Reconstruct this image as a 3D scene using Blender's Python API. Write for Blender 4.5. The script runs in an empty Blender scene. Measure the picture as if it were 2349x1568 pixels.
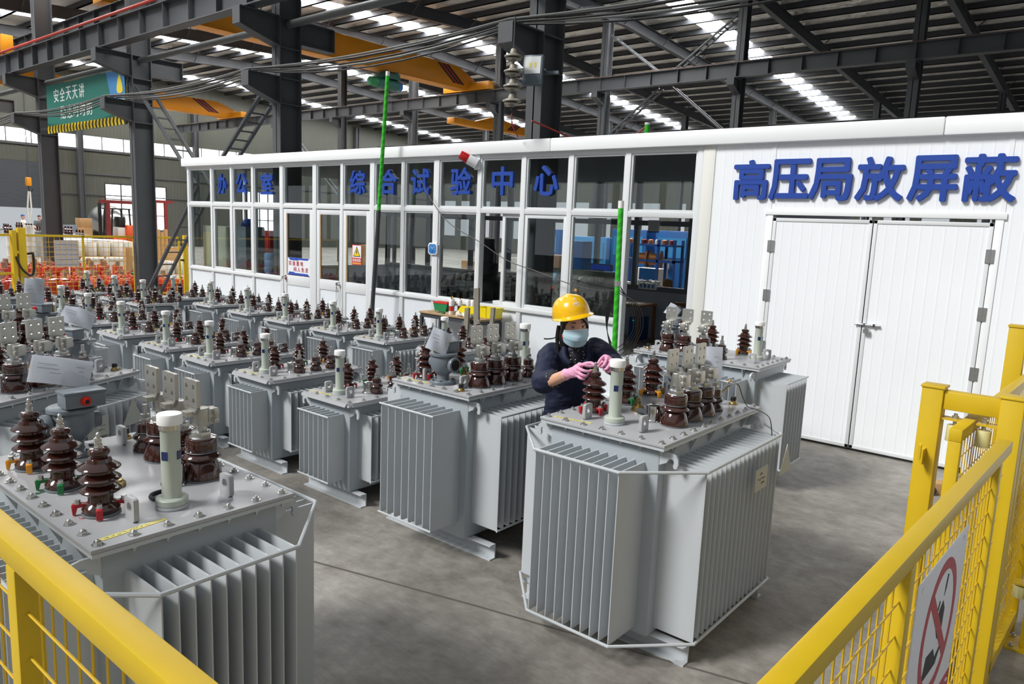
import bpy, bmesh, math, random
from mathutils import Vector, Matrix
random.seed(7)
PI = math.pi
S = bpy.context.scene
COL = S.collection
# ------------------------------------------------------------------ camera
cd = bpy.data.cameras.new('camera'); cam = bpy.data.objects.new('camera', cd); COL.objects.link(cam)
cd.sensor_width = 36.0; cd.lens = 36.0 * 1700.68 / 2349; cd.clip_end = 300; cd.clip_start = .05
RW = ((0.7683571865, 0.1283053267, -0.6270286892), (0.6387293049, -0.0915038709, 0.7639711732), (0.0406461442, -0.9875043399, -0.1522598752))
M = Matrix.Identity(4)
for i in range(3):
    M[i][0] = RW[i][0]; M[i][1] = -RW[i][1]; M[i][2] = -RW[i][2]
M[2][3] = 2.1
cam.matrix_world = M
S.camera = cam
# ------------------------------------------------------------------ light
wd = bpy.data.worlds.new('sky'); S.world = wd; wd.use_nodes = True
bg = wd.node_tree.nodes['Background']; bg.inputs[0].default_value = (.90, .95, 1.0, 1); bg.inputs[1].default_value = .55
sl = bpy.data.lights.new('sun', 'SUN'); sl.energy = 3.4; sl.angle = math.radians(16); sl.color = (1, .985, .955)
sun = bpy.data.objects.new('sun', sl); COL.objects.link(sun)
sun.rotation_euler = Vector((.50, .98, -1.0)).to_track_quat('-Z', 'Y').to_euler()
S.view_settings.view_transform = 'Standard'; S.view_settings.look = 'None'
S.view_settings.gamma = 1; S.view_settings.use_curve_mapping = False
S.view_settings.exposure = 0.0
S.cycles.max_bounces = 7; S.cycles.transparent_max_bounces = 16
S.cycles.sample_clamp_indirect = 6
# ------------------------------------------------------------------ materials
def lin(h):
    c = [int(h[i:i + 2], 16) / 255 for i in (0, 2, 4)]
    return tuple(x / 12.92 if x <= .04045 else ((x + .055) / 1.055) ** 2.4 for x in c)
MATS = {}
def mat(n, h, rough=.5, metal=0., noise=0., nscale=8., bump=0., bscale=40., coat=0., emit=0., spec=.5):
    if n in MATS: return MATS[n]
    m = bpy.data.materials.new(n); m.use_nodes = True; nt = m.node_tree; b = nt.nodes['Principled BSDF']
    c = lin(h); b.inputs['Base Color'].default_value = (*c, 1)
    b.inputs['Roughness'].default_value = rough; b.inputs['Metallic'].default_value = metal
    b.inputs['Coat Weight'].default_value = coat; b.inputs['Coat Roughness'].default_value = .08
    b.inputs['Specular IOR Level'].default_value = spec
    if emit:
        b.inputs['Emission Color'].default_value = (*c, 1); b.inputs['Emission Strength'].default_value = emit
    tc = nt.nodes.new('ShaderNodeTexCoord')
    if noise:
        t = nt.nodes.new('ShaderNodeTexNoise'); t.inputs['Scale'].default_value = nscale; t.inputs['Detail'].default_value = 5
        nt.links.new(tc.outputs['Object'], t.inputs['Vector'])
        r = nt.nodes.new('ShaderNodeMix'); r.data_type = 'RGBA'; r.blend_type = 'MIX'
        r.inputs[6].default_value = (*[x * (1 - noise) for x in c], 1); r.inputs[7].default_value = (*[min(1, x * (1 + noise)) for x in c], 1)
        nt.links.new(t.outputs['Fac'], r.inputs[0]); nt.links.new(r.outputs[2], b.inputs['Base Color'])
    if bump:
        t2 = nt.nodes.new('ShaderNodeTexNoise'); t2.inputs['Scale'].default_value = bscale; t2.inputs['Detail'].default_value = 3
        nt.links.new(tc.outputs['Object'], t2.inputs['Vector'])
        bp = nt.nodes.new('ShaderNodeBump'); bp.inputs['Strength'].default_value = bump; bp.inputs['Distance'].default_value = .01
        nt.links.new(t2.outputs['Fac'], bp.inputs['Height']); nt.links.new(bp.outputs[0], b.inputs['Normal'])
    MATS[n] = m; return m
def glassmat(n, tint=(.80, .86, .86), ior=1.5, boost=0.04):
    m = bpy.data.materials.new(n); m.use_nodes = True; nt = m.node_tree; nt.nodes.clear()
    o = nt.nodes.new('ShaderNodeOutputMaterial'); mx = nt.nodes.new('ShaderNodeMixShader')
    t = nt.nodes.new('ShaderNodeBsdfTransparent'); t.inputs[0].default_value = (*tint, 1)
    g = nt.nodes.new('ShaderNodeBsdfGlossy'); g.inputs['Roughness'].default_value = .01
    f = nt.nodes.new('ShaderNodeLayerWeight'); f.inputs[0].default_value = .5
    p5 = nt.nodes.new('ShaderNodeMath'); p5.operation = 'POWER'; p5.inputs[1].default_value = 4.5
    a = nt.nodes.new('ShaderNodeMath'); a.inputs[1].default_value = boost
    nt.links.new(f.outputs['Facing'], p5.inputs[0]); nt.links.new(p5.outputs[0], a.inputs[0]); nt.links.new(a.outputs[0], mx.inputs[0])
    nt.links.new(t.outputs[0], mx.inputs[1]); nt.links.new(g.outputs[0], mx.inputs[2]); nt.links.new(mx.outputs[0], o.inputs[0])
    MATS[n] = m; return m
mat('paint', 'bcc1c5', .36, 0, .04, 3, .05, 60); mat('lidpaint', 'a9aaad', .30, 0, .04, 4, .04, 25)
mat('tankpaint', 'a3abb1', .38); mat('relaygrey', '6f7880', .35)
mat('porcelain', '3a1d17', .09, 0, .12, 6, 0, 1, .7); mat('gasket', '6d7478', .6); mat('zinc', 'c4c5c4', .3, .9, .1, 60)
mat('alu', 'b9b8b2', .42, .85, .10, 30, .06, 120); mat('steel', 'c9c9c7', .14, 1.0); mat('brass', 'a8925c', .28, .9)
mat('tube', 'b7bfb4', .4); mat('whitecap', 'f0f0ee', .45); mat('bluewin', '1b2b5e', .2); mat('black', '161616', .5); mat('blackgloss', '111214', .2)
mat('clampred', 'b3202a', .35); mat('clampgreen', '16793f', .35); mat('clampyellow', 'e79a1c', .35)
mat('tape', 'd9cf7a', .6); mat('ink', '2b2b30', .7); mat('inkred', 'c23b46', .7); mat('inkgreen', '2f8d66', .7); mat('redplug', 'd92f22', .35)
mat('plate', 'aeb0a8', .5, .3); mat('paper', 'ecedef', .6, 0, .03, 10); mat('plastic', 'd9dde0', .25)
mat('amber', '9a7b45', .2)
mat('white', 'eff1f3', .42); mat('panelwhite', 'f1f3f6', .40, 0, .015, 2); mat('framewhite_dim', 'd9dcde', .35); mat('cream', 'dcdcd6', .5)  # frame white lowered: light falling off to the left put into its colour
mat('steelgrey', '4b4d50', .55, 0, .10, 3); mat('steeldark', '3d3f43', .6, 0, .12, 3); mat('rust', '6b4a38', .8)
mat('craneyellow', 'd98e12', .45, 0, .05, 2); mat('redrail', 'b8392b', .5); mat('stripedark', '27221f', .6); mat('stripered', 'a5392e', .6)
mat('yellow', 'cdac16', .42, 0, .08, 6, .05, 30); mat('yellowwire', 'cfa91a', .5); mat('rollercream', 'd6cf93', .4)
mat('blue', '0f3f9c', .5); mat('signblue', '2c4fb0', .5); mat('signred', 'b23040', .5); mat('signwhite', 'e6e7ec', .5); mat('redsign', 'c8322c', .5); mat('orange', 'e5a04a', .5)
mat('signyellow', 'ecd21c', .5); mat('greenpole', '3bbf2a', .45); mat('greenband', '2fa321', .45); mat('conduit', '5b5f5e', .5)
mat('bannergreen', '14685c', .6); mat('bannersky', '3f84bf', .6); mat('bannerlow', 'b9cfd8', .6); mat('flame', 'e5cf38', .6); mat('bannertext', 'd5dcd8', .6)
mat('wood', 'a78a66', .7, 0, .25, 12); mat('greywood', '7b766a', .8, 0, .25, 14); mat('brownwood', '8a5f3c', .7, 0, .2, 10); mat('card', 'b58f62', .8, 0, .12, 5)
mat('redcoil', 'c03c2a', .5, 0, .12, 4); mat('redknob', 'b8463a', .5); mat('kraft', '8f7560', .8, 0, .15, 8); mat('offwhite', 'd9d6cd', .6, 0, .06, 8)
mat('machineblue', '1f63a5', .45, 0, .08, 3); mat('deepblue', '17478a', .45); mat('skyblue', '3c93cc', .5); mat('copper', 'b5784a', .4, .4)
mat('orangepaint', 'd4521d', .4); mat('maroon', '7d2420', .5); mat('siding', '54564e', .6); mat('shutter', '3b4045', .5); mat('rubber', '1d1d1d', .75)
mat('beige', 'b9b7a4', .5); mat('darkroom', '55595d', .7); mat('roomwall', 'b4bcc8', .6); mat('console', '77786e', .5); mat('jug', '6f93bd', .12)
mat('insulator', '8f897c', .4); mat('beacon', 'c22020', .2); mat('lampglass', 'dfe3e2', .25); mat('lampbody', '56636d', .45); mat('thermo', '2d78bd', .4)
mat('binyellow', 'e8d51d', .35); mat('cloth', 'd8d2be', .9, 0, .1, 20, .5, 40); mat('ragdark', '43474b', .9, 0, .2, 20); mat('green', '1c7d4a', .5); mat('chrome', 'd5d5d5', .1, 1)
mat('navy', '141c38', .75, 0, .12, 12, .25, 14); mat('skin', 'd7a488', .5, 0, .04, 10); mat('helmet', 'f2bb05', .22, 0, 0, 1, 0, 1, .4); mat('hair', '17120f', .45); mat('mask', 'b7d7e3', .7, 0, .04, 8)
mat('maskwhite', 'e6f0f3', .7); mat('pink', 'f0a6c6', .7, 0, .22, 45); mat('floral', '20222e', .8); mat('petal', 'd8cda8', .8); mat('eye', '1a1210', .15); mat('eyewhite', 'd9d2cc', .2); mat('lip', '9b5a4c', .5)
mat('seamgrey', '55504a', .9); mat('hoistgreen', '1d5a52', .5); mat('redwire', 'a8433a', .5); mat('bulbamber', 'f0963a', .3, emit=1.2); mat('bulbred', 'f0403a', .3, emit=1.2); mat('greenled', '40e070', .3, emit=3); mat('screen', '6fb0cc', .3, emit=.35); mat('display', '2347b5', .3, emit=.3)
mat('tyre', '33302c', .8); mat('silver', 'a8abaa', .3, .9)
glassmat('glass', (.86, .90, .90), 1.5, .075); glassmat('clearbag', (.90, .91, .93), 1.35, .05)
def floormat():
    m = bpy.data.materials.new('concrete'); m.use_nodes = True; nt = m.node_tree; b = nt.nodes['Principled BSDF']; L = nt.links.new
    tc = nt.nodes.new('ShaderNodeTexCoord')
    def noise(sc, det, dist=0., st=(1, 1, 1)):
        mp = nt.nodes.new('ShaderNodeMapping'); mp.inputs['Scale'].default_value = st
        L(tc.outputs['Object'], mp.inputs[0])
        t = nt.nodes.new('ShaderNodeTexNoise'); t.inputs['Scale'].default_value = sc; t.inputs['Detail'].default_value = det; t.inputs['Distortion'].default_value = dist; t.inputs['Roughness'].default_value = .62
        L(mp.outputs[0], t.inputs['Vector']); return t.outputs['Fac']
    def ramp(f, a, ca, c, cb):
        r = nt.nodes.new('ShaderNodeValToRGB'); r.color_ramp.elements[0].position = a; r.color_ramp.elements[0].color = (*ca, 1); r.color_ramp.elements[1].position = c; r.color_ramp.elements[1].color = (*cb, 1)
        L(f, r.inputs[0]); return r.outputs[0]
    def mix(a, b_, fac, bt='MIX'):
        x = nt.nodes.new('ShaderNodeMix'); x.data_type = 'RGBA'; x.blend_type = bt
        if hasattr(fac, 'links'): L(fac, x.inputs[0])
        else: x.inputs[0].default_value = fac
        L(a, x.inputs[6]); L(b_, x.inputs[7]); return x.outputs[2]
    base = ramp(noise(.7, 8, .4), .3, lin('7c7771'), .72, lin('aaa69f'))
    fine = ramp(noise(9, 12), .34, (.62, .62, .62), .68, (1.15, 1.15, 1.15))
    stain = ramp(noise(1.6, 6, 1.6, (1, 1, 1)), .36, (.68, .66, .64), .56, (1, 1, 1))
    scr = ramp(noise(2.2, 9, 3.2, (1, 5, 1)), .40, (.86, .86, .86), .62, (1.1, 1.1, 1.1))
    c = mix(base, fine, .7, 'MULTIPLY'); c = mix(c, stain, .75, 'MULTIPLY'); c = mix(c, scr, .55, 'MULTIPLY')
    L(c, b.inputs['Base Color']); b.inputs['Roughness'].default_value = .55
    bp = nt.nodes.new('ShaderNodeBump'); bp.inputs['Strength'].default_value = .12; bp.inputs['Distance'].default_value = .02
    L(noise(30, 6), bp.inputs['Height']); L(bp.outputs[0], b.inputs['Normal'])
    MATS['concrete'] = m
floormat()
def foilmat():
    m = bpy.data.materials.new('foil'); m.use_nodes = True; nt = m.node_tree; b = nt.nodes['Principled BSDF']; L = nt.links.new
    b.inputs['Base Color'].default_value = (.68, .66, .62, 1); b.inputs['Metallic'].default_value = .35; b.inputs['Roughness'].default_value = .38
    tc = nt.nodes.new('ShaderNodeTexCoord'); mp = nt.nodes.new('ShaderNodeMapping'); mp.inputs['Rotation'].default_value = (0, 0, .785)
    L(tc.outputs['Object'], mp.inputs[0])
    v = nt.nodes.new('ShaderNodeTexVoronoi'); v.inputs['Scale'].default_value = 3.2; v.feature = 'SMOOTH_F1'; L(mp.outputs[0], v.inputs['Vector'])
    n = nt.nodes.new('ShaderNodeTexNoise'); n.inputs['Scale'].default_value = 5; n.inputs['Detail'].default_value = 4; L(tc.outputs['Object'], n.inputs['Vector'])
    a = nt.nodes.new('ShaderNodeMath'); a.operation = 'ADD'; L(v.outputs['Distance'], a.inputs[0]); L(n.outputs['Fac'], a.inputs[1])
    bp = nt.nodes.new('ShaderNodeBump'); bp.inputs['Strength'].default_value = .9; bp.inputs['Distance'].default_value = .18
    L(a.outputs[0], bp.inputs['Height']); L(bp.outputs[0], b.inputs['Normal']); MATS['foil'] = m
foilmat()
def ribmat(n, h, axis, period, depth=.35, sharp=.5):
    """profiled sheet: vertical ribs along `axis`"""
    m = mat(n, h, .5, 0, .04, 1.5); nt = m.node_tree; b = nt.nodes['Principled BSDF']; L = nt.links.new
    tc = nt.nodes.new('ShaderNodeTexCoord'); mp = nt.nodes.new('ShaderNodeMapping'); L(tc.outputs['Object'], mp.inputs[0])
    w = nt.nodes.new('ShaderNodeTexWave'); w.bands_direction = axis; w.wave_profile = 'SIN'; w.inputs['Scale'].default_value = 2 * PI / period / 20 * 1.0
    L(mp.outputs[0], w.inputs['Vector'])
    r = nt.nodes.new('ShaderNodeValToRGB'); r.color_ramp.elements[0].position = sharp - .08; r.color_ramp.elements[1].position = sharp + .08
    L(w.outputs['Fac'], r.inputs[0])
    bp = nt.nodes.new('ShaderNodeBump'); bp.inputs['Strength'].default_value = depth; bp.inputs['Distance'].default_value = .02
    L(r.outputs[0], bp.inputs['Height']); L(bp.outputs[0], b.inputs['Normal']); return m
ribmat('panelrib', 'f0f3f7', 'X', .10, .16, .93)
mat('board', 'b8b8c4', .6)
ribmat('panelcool_dim', 'dfe4ea', 'X', .10, .07, .9)  # bluish dado panel, also darkened in colour for weaker light at the left
ribmat('sidingrib', '4c4e46', 'Y', .20, .6, .6); ribmat('sidingribx', '4c4e46', 'X', .20, .6, .6); ribmat('shutterrib', '3b4045', 'Z', .08, .5, .7)
# ------------------------------------------------------------------ mesh builder
class MB:
    def __init__(s): s.v = []; s.f = []
    def add(s, vs, fs):
        o = len(s.v); s.v += [tuple(p) for p in vs]; s.f += [tuple(i + o for i in f) for f in fs]; return s
    def box(s, x0, x1, y0, y1, z0, z1):
        return s.add([(x0, y0, z0), (x1, y0, z0), (x1, y1, z0), (x0, y1, z0), (x0, y0, z1), (x1, y0, z1), (x1, y1, z1), (x0, y1, z1)],
                     [(0, 3, 2, 1), (4, 5, 6, 7), (0, 1, 5, 4), (1, 2, 6, 5), (2, 3, 7, 6), (3, 0, 4, 7)])
    def bar(s, p0, p1, w, h, up=(0, 0, 1)):
        p0, p1 = Vector(p0), Vector(p1); d = (p1 - p0).normalized(); u = Vector(up); a = d.cross(u)
        if a.length < 1e-4: a = d.cross(Vector((1, 0, 0)))
        a.normalize(); b = a.cross(d).normalized(); a = a * w / 2; b = b * h / 2
        return s.add([p0 - a - b, p0 + a - b, p0 + a + b, p0 - a + b, p1 - a - b, p1 + a - b, p1 + a + b, p1 - a + b],
                     [(0, 1, 2, 3), (7, 6, 5, 4), (0, 4, 5, 1), (1, 5, 6, 2), (2, 6, 7, 3), (3, 7, 4, 0)])
    def cyl(s, p0, p1, r0, r1=None, n=14, cap=True):
        r1 = r0 if r1 is None else r1
        p0, p1 = Vector(p0), Vector(p1); d = (p1 - p0).normalized()
        a = d.cross(Vector((0, 0, 1)));
        if a.length < 1e-4: a = Vector((1, 0, 0))
        a.normalize(); b = d.cross(a)
        ring = lambda p, r: [p + (a * math.cos(2 * PI * k / n) + b * math.sin(2 * PI * k / n)) * r for k in range(n)]
        fs = [(k, (k + 1) % n, n + (k + 1) % n, n + k) for k in range(n)]
        if cap: fs += [tuple(range(n - 1, -1, -1)), tuple(range(n, 2 * n))]
        return s.add(ring(p0, r0) + ring(p1, r1), fs)
    def lathe(s, prof, c=(0, 0, 0), n=20, cap=True):
        vs = []; m = len(prof)
        for r, z in prof:
            vs += [(c[0] + r * math.cos(2 * PI * k / n), c[1] + r * math.sin(2 * PI * k / n), c[2] + z) for k in range(n)]
        fs = [(i * n + k, i * n + (k + 1) % n, (i + 1) * n + (k + 1) % n, (i + 1) * n + k) for i in range(m - 1) for k in range(n)]
        if cap: fs += [tuple(range(n - 1, -1, -1)), tuple(range((m - 1) * n, m * n))]
        return s.add(vs, fs)
    def prism(s, pts, ax, a0, a1):
        def mk(p, a):
            return (a, p[0], p[1]) if ax == 'x' else (p[0], a, p[1]) if ax == 'y' else (p[0], p[1], a)
        n = len(pts)
        return s.add([mk(p, a0) for p in pts] + [mk(p, a1) for p in pts],
                     [tuple(range(n - 1, -1, -1)), tuple(range(n, 2 * n))] + [(k, (k + 1) % n, n + (k + 1) % n, n + k) for k in range(n)])
    def holed(s, pts, hc, hr, ax, a0, a1):
        def mk(p, a):
            return (a, p[0], p[1]) if ax == 'x' else (p[0], a, p[1]) if ax == 'y' else (p[0], p[1], a)
        n = len(pts); inn = []
        for p in pts:
            t = math.atan2(p[1] - hc[1], p[0] - hc[0]); inn.append((hc[0] + hr * math.cos(t), hc[1] + hr * math.sin(t)))
        vs = [mk(p, a0) for p in pts] + [mk(p, a1) for p in pts] + [mk(p, a0) for p in inn] + [mk(p, a1) for p in inn]; fs = []
        for k in range(n):
            j = (k + 1) % n
            fs += [(k, j, n + j, n + k), (2 * n + k, 3 * n + k, 3 * n + j, 2 * n + j), (k, 2 * n + k, 2 * n + j, j), (n + k, n + j, 3 * n + j, 3 * n + k)]
        return s.add(vs, fs)
    def tube(s, pts, r, n=8, closed=False, rad=None):
        P = [Vector(p) for p in pts]; m = len(P); vs = []; a = None
        for i in range(m):
            if closed: d = P[(i + 1) % m] - P[i - 1]
            else: d = P[min(i + 1, m - 1)] - P[max(i - 1, 0)]
            d.normalize()
            if a is None:
                a = d.cross(Vector((0, 0, 1)))
                if a.length < 1e-3: a = Vector((1, 0, 0))
            a = (a - d * a.dot(d)).normalized(); b = d.cross(a)
            k_ = 1.
            if 0 < i < m - 1 or closed:
                e = (P[(i + 1) % m] - P[i]).normalized(); c = max(.35, math.sqrt(max(0, (1 + e.dot((P[i] - P[i - 1]).normalized())) / 2))); k_ = 1 / c if c > .6 else 1
            rr = (rad[i] if rad else r)
            vs += [P[i] + (a * math.cos(2 * PI * q / n) + b * math.sin(2 * PI * q / n)) * rr for q in range(n)]
        fs = [(i * n + q, i * n + (q + 1) % n, ((i + 1) % m) * n + (q + 1) % n, ((i + 1) % m) * n + q) for i in range(m if closed else m - 1) for q in range(n)]
        if not closed: fs += [tuple(range(n - 1, -1, -1)), tuple(range((m - 1) * n, m * n))]
        return s.add(vs, fs)
    def ball(s, c, r, n=14, m=9, z0=-1., z1=1.):
        rx, ry, rz = r if hasattr(r, '__len__') else (r, r, r); vs = []
        for i in range(m + 1):
            t = math.asin(z0) + (math.asin(z1) - math.asin(z0)) * i / m; cz = max(math.cos(t), 1e-3)
            vs += [(c[0] + rx * cz * math.cos(2 * PI * k / n), c[1] + ry * cz * math.sin(2 * PI * k / n), c[2] + rz * math.sin(t)) for k in range(n)]
        fs = [(i * n + k, i * n + (k + 1) % n, (i + 1) * n + (k + 1) % n, (i + 1) * n + k) for i in range(m) for k in range(n)]
        fs += [tuple(range(n - 1, -1, -1)), tuple(range(m * n, (m + 1) * n))]
        return s.add(vs, fs)
    def xf(s, mtx):
        s.v = [tuple(mtx @ Vector(p)) for p in s.v]; return s
    def mesh(s, name, m, bev=0., smooth=35):
        me = bpy.data.meshes.new(name); me.from_pydata(s.v, [], s.f); bm = bmesh.new(); bm.from_mesh(me)
        bmesh.ops.recalc_face_normals(bm, faces=bm.faces)
        if bev:
            ed = [e for e in bm.edges if len(e.link_faces) == 2 and e.calc_face_angle(0) > .6]
            bmesh.ops.bevel(bm, geom=ed, offset=bev, segments=2, affect='EDGES', profile=.5)
        bm.to_mesh(me); bm.free()
        if smooth:
            me.shade_smooth(); me.set_sharp_from_angle(angle=math.radians(smooth))
        me.materials.append(MATS[m]); return me
    def build(s, name, m, parent=None, loc=None, bev=0., smooth=35):
        return put(name, s.mesh(name, m, bev, smooth), parent, loc)
def put(name, me, parent=None, loc=None, rz=0., scale=None):
    o = bpy.data.objects.new(name, me); COL.objects.link(o)
    if parent: o.parent = parent
    if loc is not None: o.location = loc
    if rz: o.rotation_euler = (0, 0, rz)
    if scale: o.scale = scale
    return o
def tag(o, label=None, cat=None, group=None, kind=None):
    if label: o['label'] = label
    if cat: o['category'] = cat
    if group: o['group'] = group
    if kind: o['kind'] = kind
    return o
def empty(name, loc=(0, 0, 0), rz=0., label=None, cat=None, group=None):
    o = bpy.data.objects.new(name, None); COL.objects.link(o); o.location = loc; o.rotation_euler = (0, 0, rz); o.empty_display_size = .1
    return tag(o, label, cat, group)
def struct(name, mb, m, parent=None, bev=0., smooth=35):
    o = mb.build(name, m, parent, bev=bev, smooth=smooth)
    if not parent: o['kind'] = 'structure'
    return o
def dup(o, loc, rz=None, label=None, group=None):
    r = o.copy(); COL.objects.link(r); r.location = loc
    if rz is not None: r.rotation_euler = (0, 0, rz)
    if label: r['label'] = label
    if group: r['group'] = group
    def kids(src, dst):
        for ch in list(src.children):
            c = ch.copy(); COL.objects.link(c); c.parent = dst; kids(ch, c)
    kids(o, r); return r
DG = bpy.context.evaluated_depsgraph_get
def text_mb(t, w, h, depth=.004, fat=0., italic=False):
    """glyphs fitted into w x h, lying in XZ facing -Y, lower left at the origin"""
    cu = bpy.data.curves.new('t', 'FONT'); cu.body = t; cu.extrude = .02; cu.offset = fat; cu.resolution_u = 2
    o = bpy.data.objects.new('t', cu); COL.objects.link(o); dg = DG(); e = o.evaluated_get(dg); me = e.to_mesh()
    vs = [v.co.copy() for v in me.vertices]; fs = [tuple(p.vertices) for p in me.polygons]; e.to_mesh_clear()
    bpy.data.objects.remove(o); bpy.data.curves.remove(cu)
    mb = MB()
    if not vs: return mb
    x0 = min(v.x for v in vs); x1 = max(v.x for v in vs); y0 = min(v.y for v in vs); y1 = max(v.y for v in vs); z0 = min(v.z for v in vs); z1 = max(v.z for v in vs)
    return mb.add([((v.x - x0) / (x1 - x0) * w, -(v.z - z0) / max(1e-6, z1 - z0) * depth, (v.y - y0) / (y1 - y0) * h) for v in vs], fs)
# ================================================================== setting
struct('floor', MB().box(-56, 9, -14, 48, -.2, 0), 'concrete', smooth=0)
tag(MB().tube([(-7.5, 1.62, .001), (-4.6, 2.35, .001), (-2.6, 2.9, .001), (-1.0, 3.3, .001)], .006, 4).build('trim_60', 'seamgrey'), kind='structure')
FY = 7.86
trimn = [0]
def trim(mb, m, bev=0.): trimn[0] += 1; return struct('trim_%d' % trimn[0], mb, m, bev=bev)
# --- glazed cabin front
bays = [-15.44, -14.5, -13.74, -12.98, -12.02, -11.02, -10.26, -9.48, -8.75, -8.02, -7.16, -6.37, -5.6, -4.77, -3.84]
wide = {-12.02, -11.02, -9.48, -8.02}
for x in bays:
    w = .055 if x in wide else .038
    trim(MB().box(x - w, x + w, FY, FY + .10, 0, 3.1), 'framewhite_dim', .006)
trim(MB().box(-15.5, -3.8, FY + .004, FY + .09, 2.285, 2.355), 'framewhite_dim', .005)
trim(MB().box(-15.5, -3.8, FY + .004, FY + .09, 3.03, 3.1), 'framewhite_dim', .005)
for a, b in ((-15.44, -12.02), (-9.48, -4.77)):
    trim(MB().box(a, b, FY - .012, FY + .09, .965, 1.02), 'framewhite_dim', .005)
    trim(MB().box(a, b, FY + .004, FY + .08, 0, .06), 'framewhite_dim')
wn = [0]
def window(x0, x1, z0, z1, sash=0., y=FY):
    wn[0] += 1
    f = .022 + sash
    mb = MB(); y0, y1 = y + .018, y + .07
    for a, b, c, d in ((x0, x0 + f, z0, z1), (x1 - f, x1, z0, z1), (x0 + f, x1 - f, z0, z0 + f), (x0 + f, x1 - f, z1 - f, z1)): mb.box(a, b, y0, y1, c, d)
    o = struct('window_%d' % wn[0], mb, 'framewhite_dim', bev=.003)
    MB().box(x0 + f, x1 - f, y + .042, y + .048, z0 + f, z1 - f).build('pane', 'glass', o, smooth=0)
for i in range(len(bays) - 1):
    a, b = bays[i], bays[i + 1]
    wa = .055 if a in wide else .038; wb = .055 if b in wide else .038
    a += wa; b -= wb
    window(a, b, 2.355, 3.03)
    if i in (4, 5, 6, 13, 10): continue
    window(a, b, 1.02, 2.285, .03 if i in (1, 2, 11) else 0)
window(-6.75, -6.41, 1.02, 2.285, .03, FY + .03)       # sash slid open behind its neighbour
pn = [0]
for i in range(len(bays) - 1):
    if i in (4, 5, 6, 13): continue
    pn[0] += 1
    struct('wall_dado_%d' % pn[0], MB().box(bays[i] + .03, bays[i + 1] - .03, FY + .03, FY + .07, .05, .97), 'panelcool_dim', smooth=0)
# --- glazed doors
def glassdoor(n, x0, x1, handle):
    mb = MB(); y0, y1 = FY + .01, FY + .055; s = .085
    for a, b, c, d in ((x0, x0 + s, .02, 2.27), (x1 - s, x1, .02, 2.27), (x0 + s, x1 - s, 2.19, 2.27), (x0 + s, x1 - s, .90, 1.08), (x0 + s, x1 - s, .02, .12)): mb.box(a, b, y0, y1, c, d)
    o = struct('door_%d' % n, mb, 'framewhite_dim', bev=.004)
    MB().box(x0 + s, x1 - s, y0 + .012, y1 - .01, .12, .9).build('panel', 'panelcool_dim', o, smooth=0)
    MB().box(x0 + s, x1 - s, y0 + .018, y0 + .024, 1.08, 2.19).build('pane', 'glass', o, smooth=0)
    st = MB().box(x0 + s, x0 + s + .03, y0 + .002, y0 + .018, 1.08, 2.19); st.build('putty_strip', 'wood', o)
    if handle:
        k = MB().lathe([(.012, 0), (.012, .03), (.03, .035), (.034, .05), (.03, .065), (.012, .07)], n=14); k.xf(Matrix.Translation((handle, y0, 1.03)) @ Matrix.Rotation(PI / 2, 4, 'X')); k.build('door_knob', 'chrome', o)
        MB().cyl((handle, y0 - .004, 1.03), (handle, y0 + .004, 1.03), .045, n=18).build('rosette', 'chrome', o)
glassdoor(1, -11.96, -11.08, -11.90); glassdoor(2, -10.96, -10.24, -10.31); glassdoor(3, -10.23, -9.54, None)
# --- white sandwich panel wall with double doors
struct('wall_right_of_cabin', MB().box(-3.66, -3.01, FY, FY + .08, 0, 3.1), 'panelrib', smooth=0)
struct('wall_over_doors', MB().box(-3.0, -.925, FY, FY + .08, 2.345, 3.1), 'panelrib', smooth=0)
struct('wall_far_right', MB().box(-.915, 5, FY, FY + .08, 0, 3.1), 'panelrib', smooth=0)
trim(MB().box(-3.80, -3.655, FY - .012, FY + .1, 0, 3.1), 'cream', .01)
for x in (-3.005, -.92): trim(MB().box(x - .02, x + .02, FY - .006, FY, 2.36, 3.09), 'white')
trim(MB().box(-3.02, -2.955, FY - .012, FY + .09, 0, 2.39), 'white', .003)
trim(MB().box(-.965, -.90, FY - .012, FY + .09, 0, 2.39), 'white', .003)
trim(MB().box(-3.04, -.88, FY - .02, FY + .09, 2.345, 2.40), 'white', .003)
trim(MB().box(-3.7, 5, FY - .02, FY + .01, 3.075, 3.105), 'white', .003)
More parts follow.
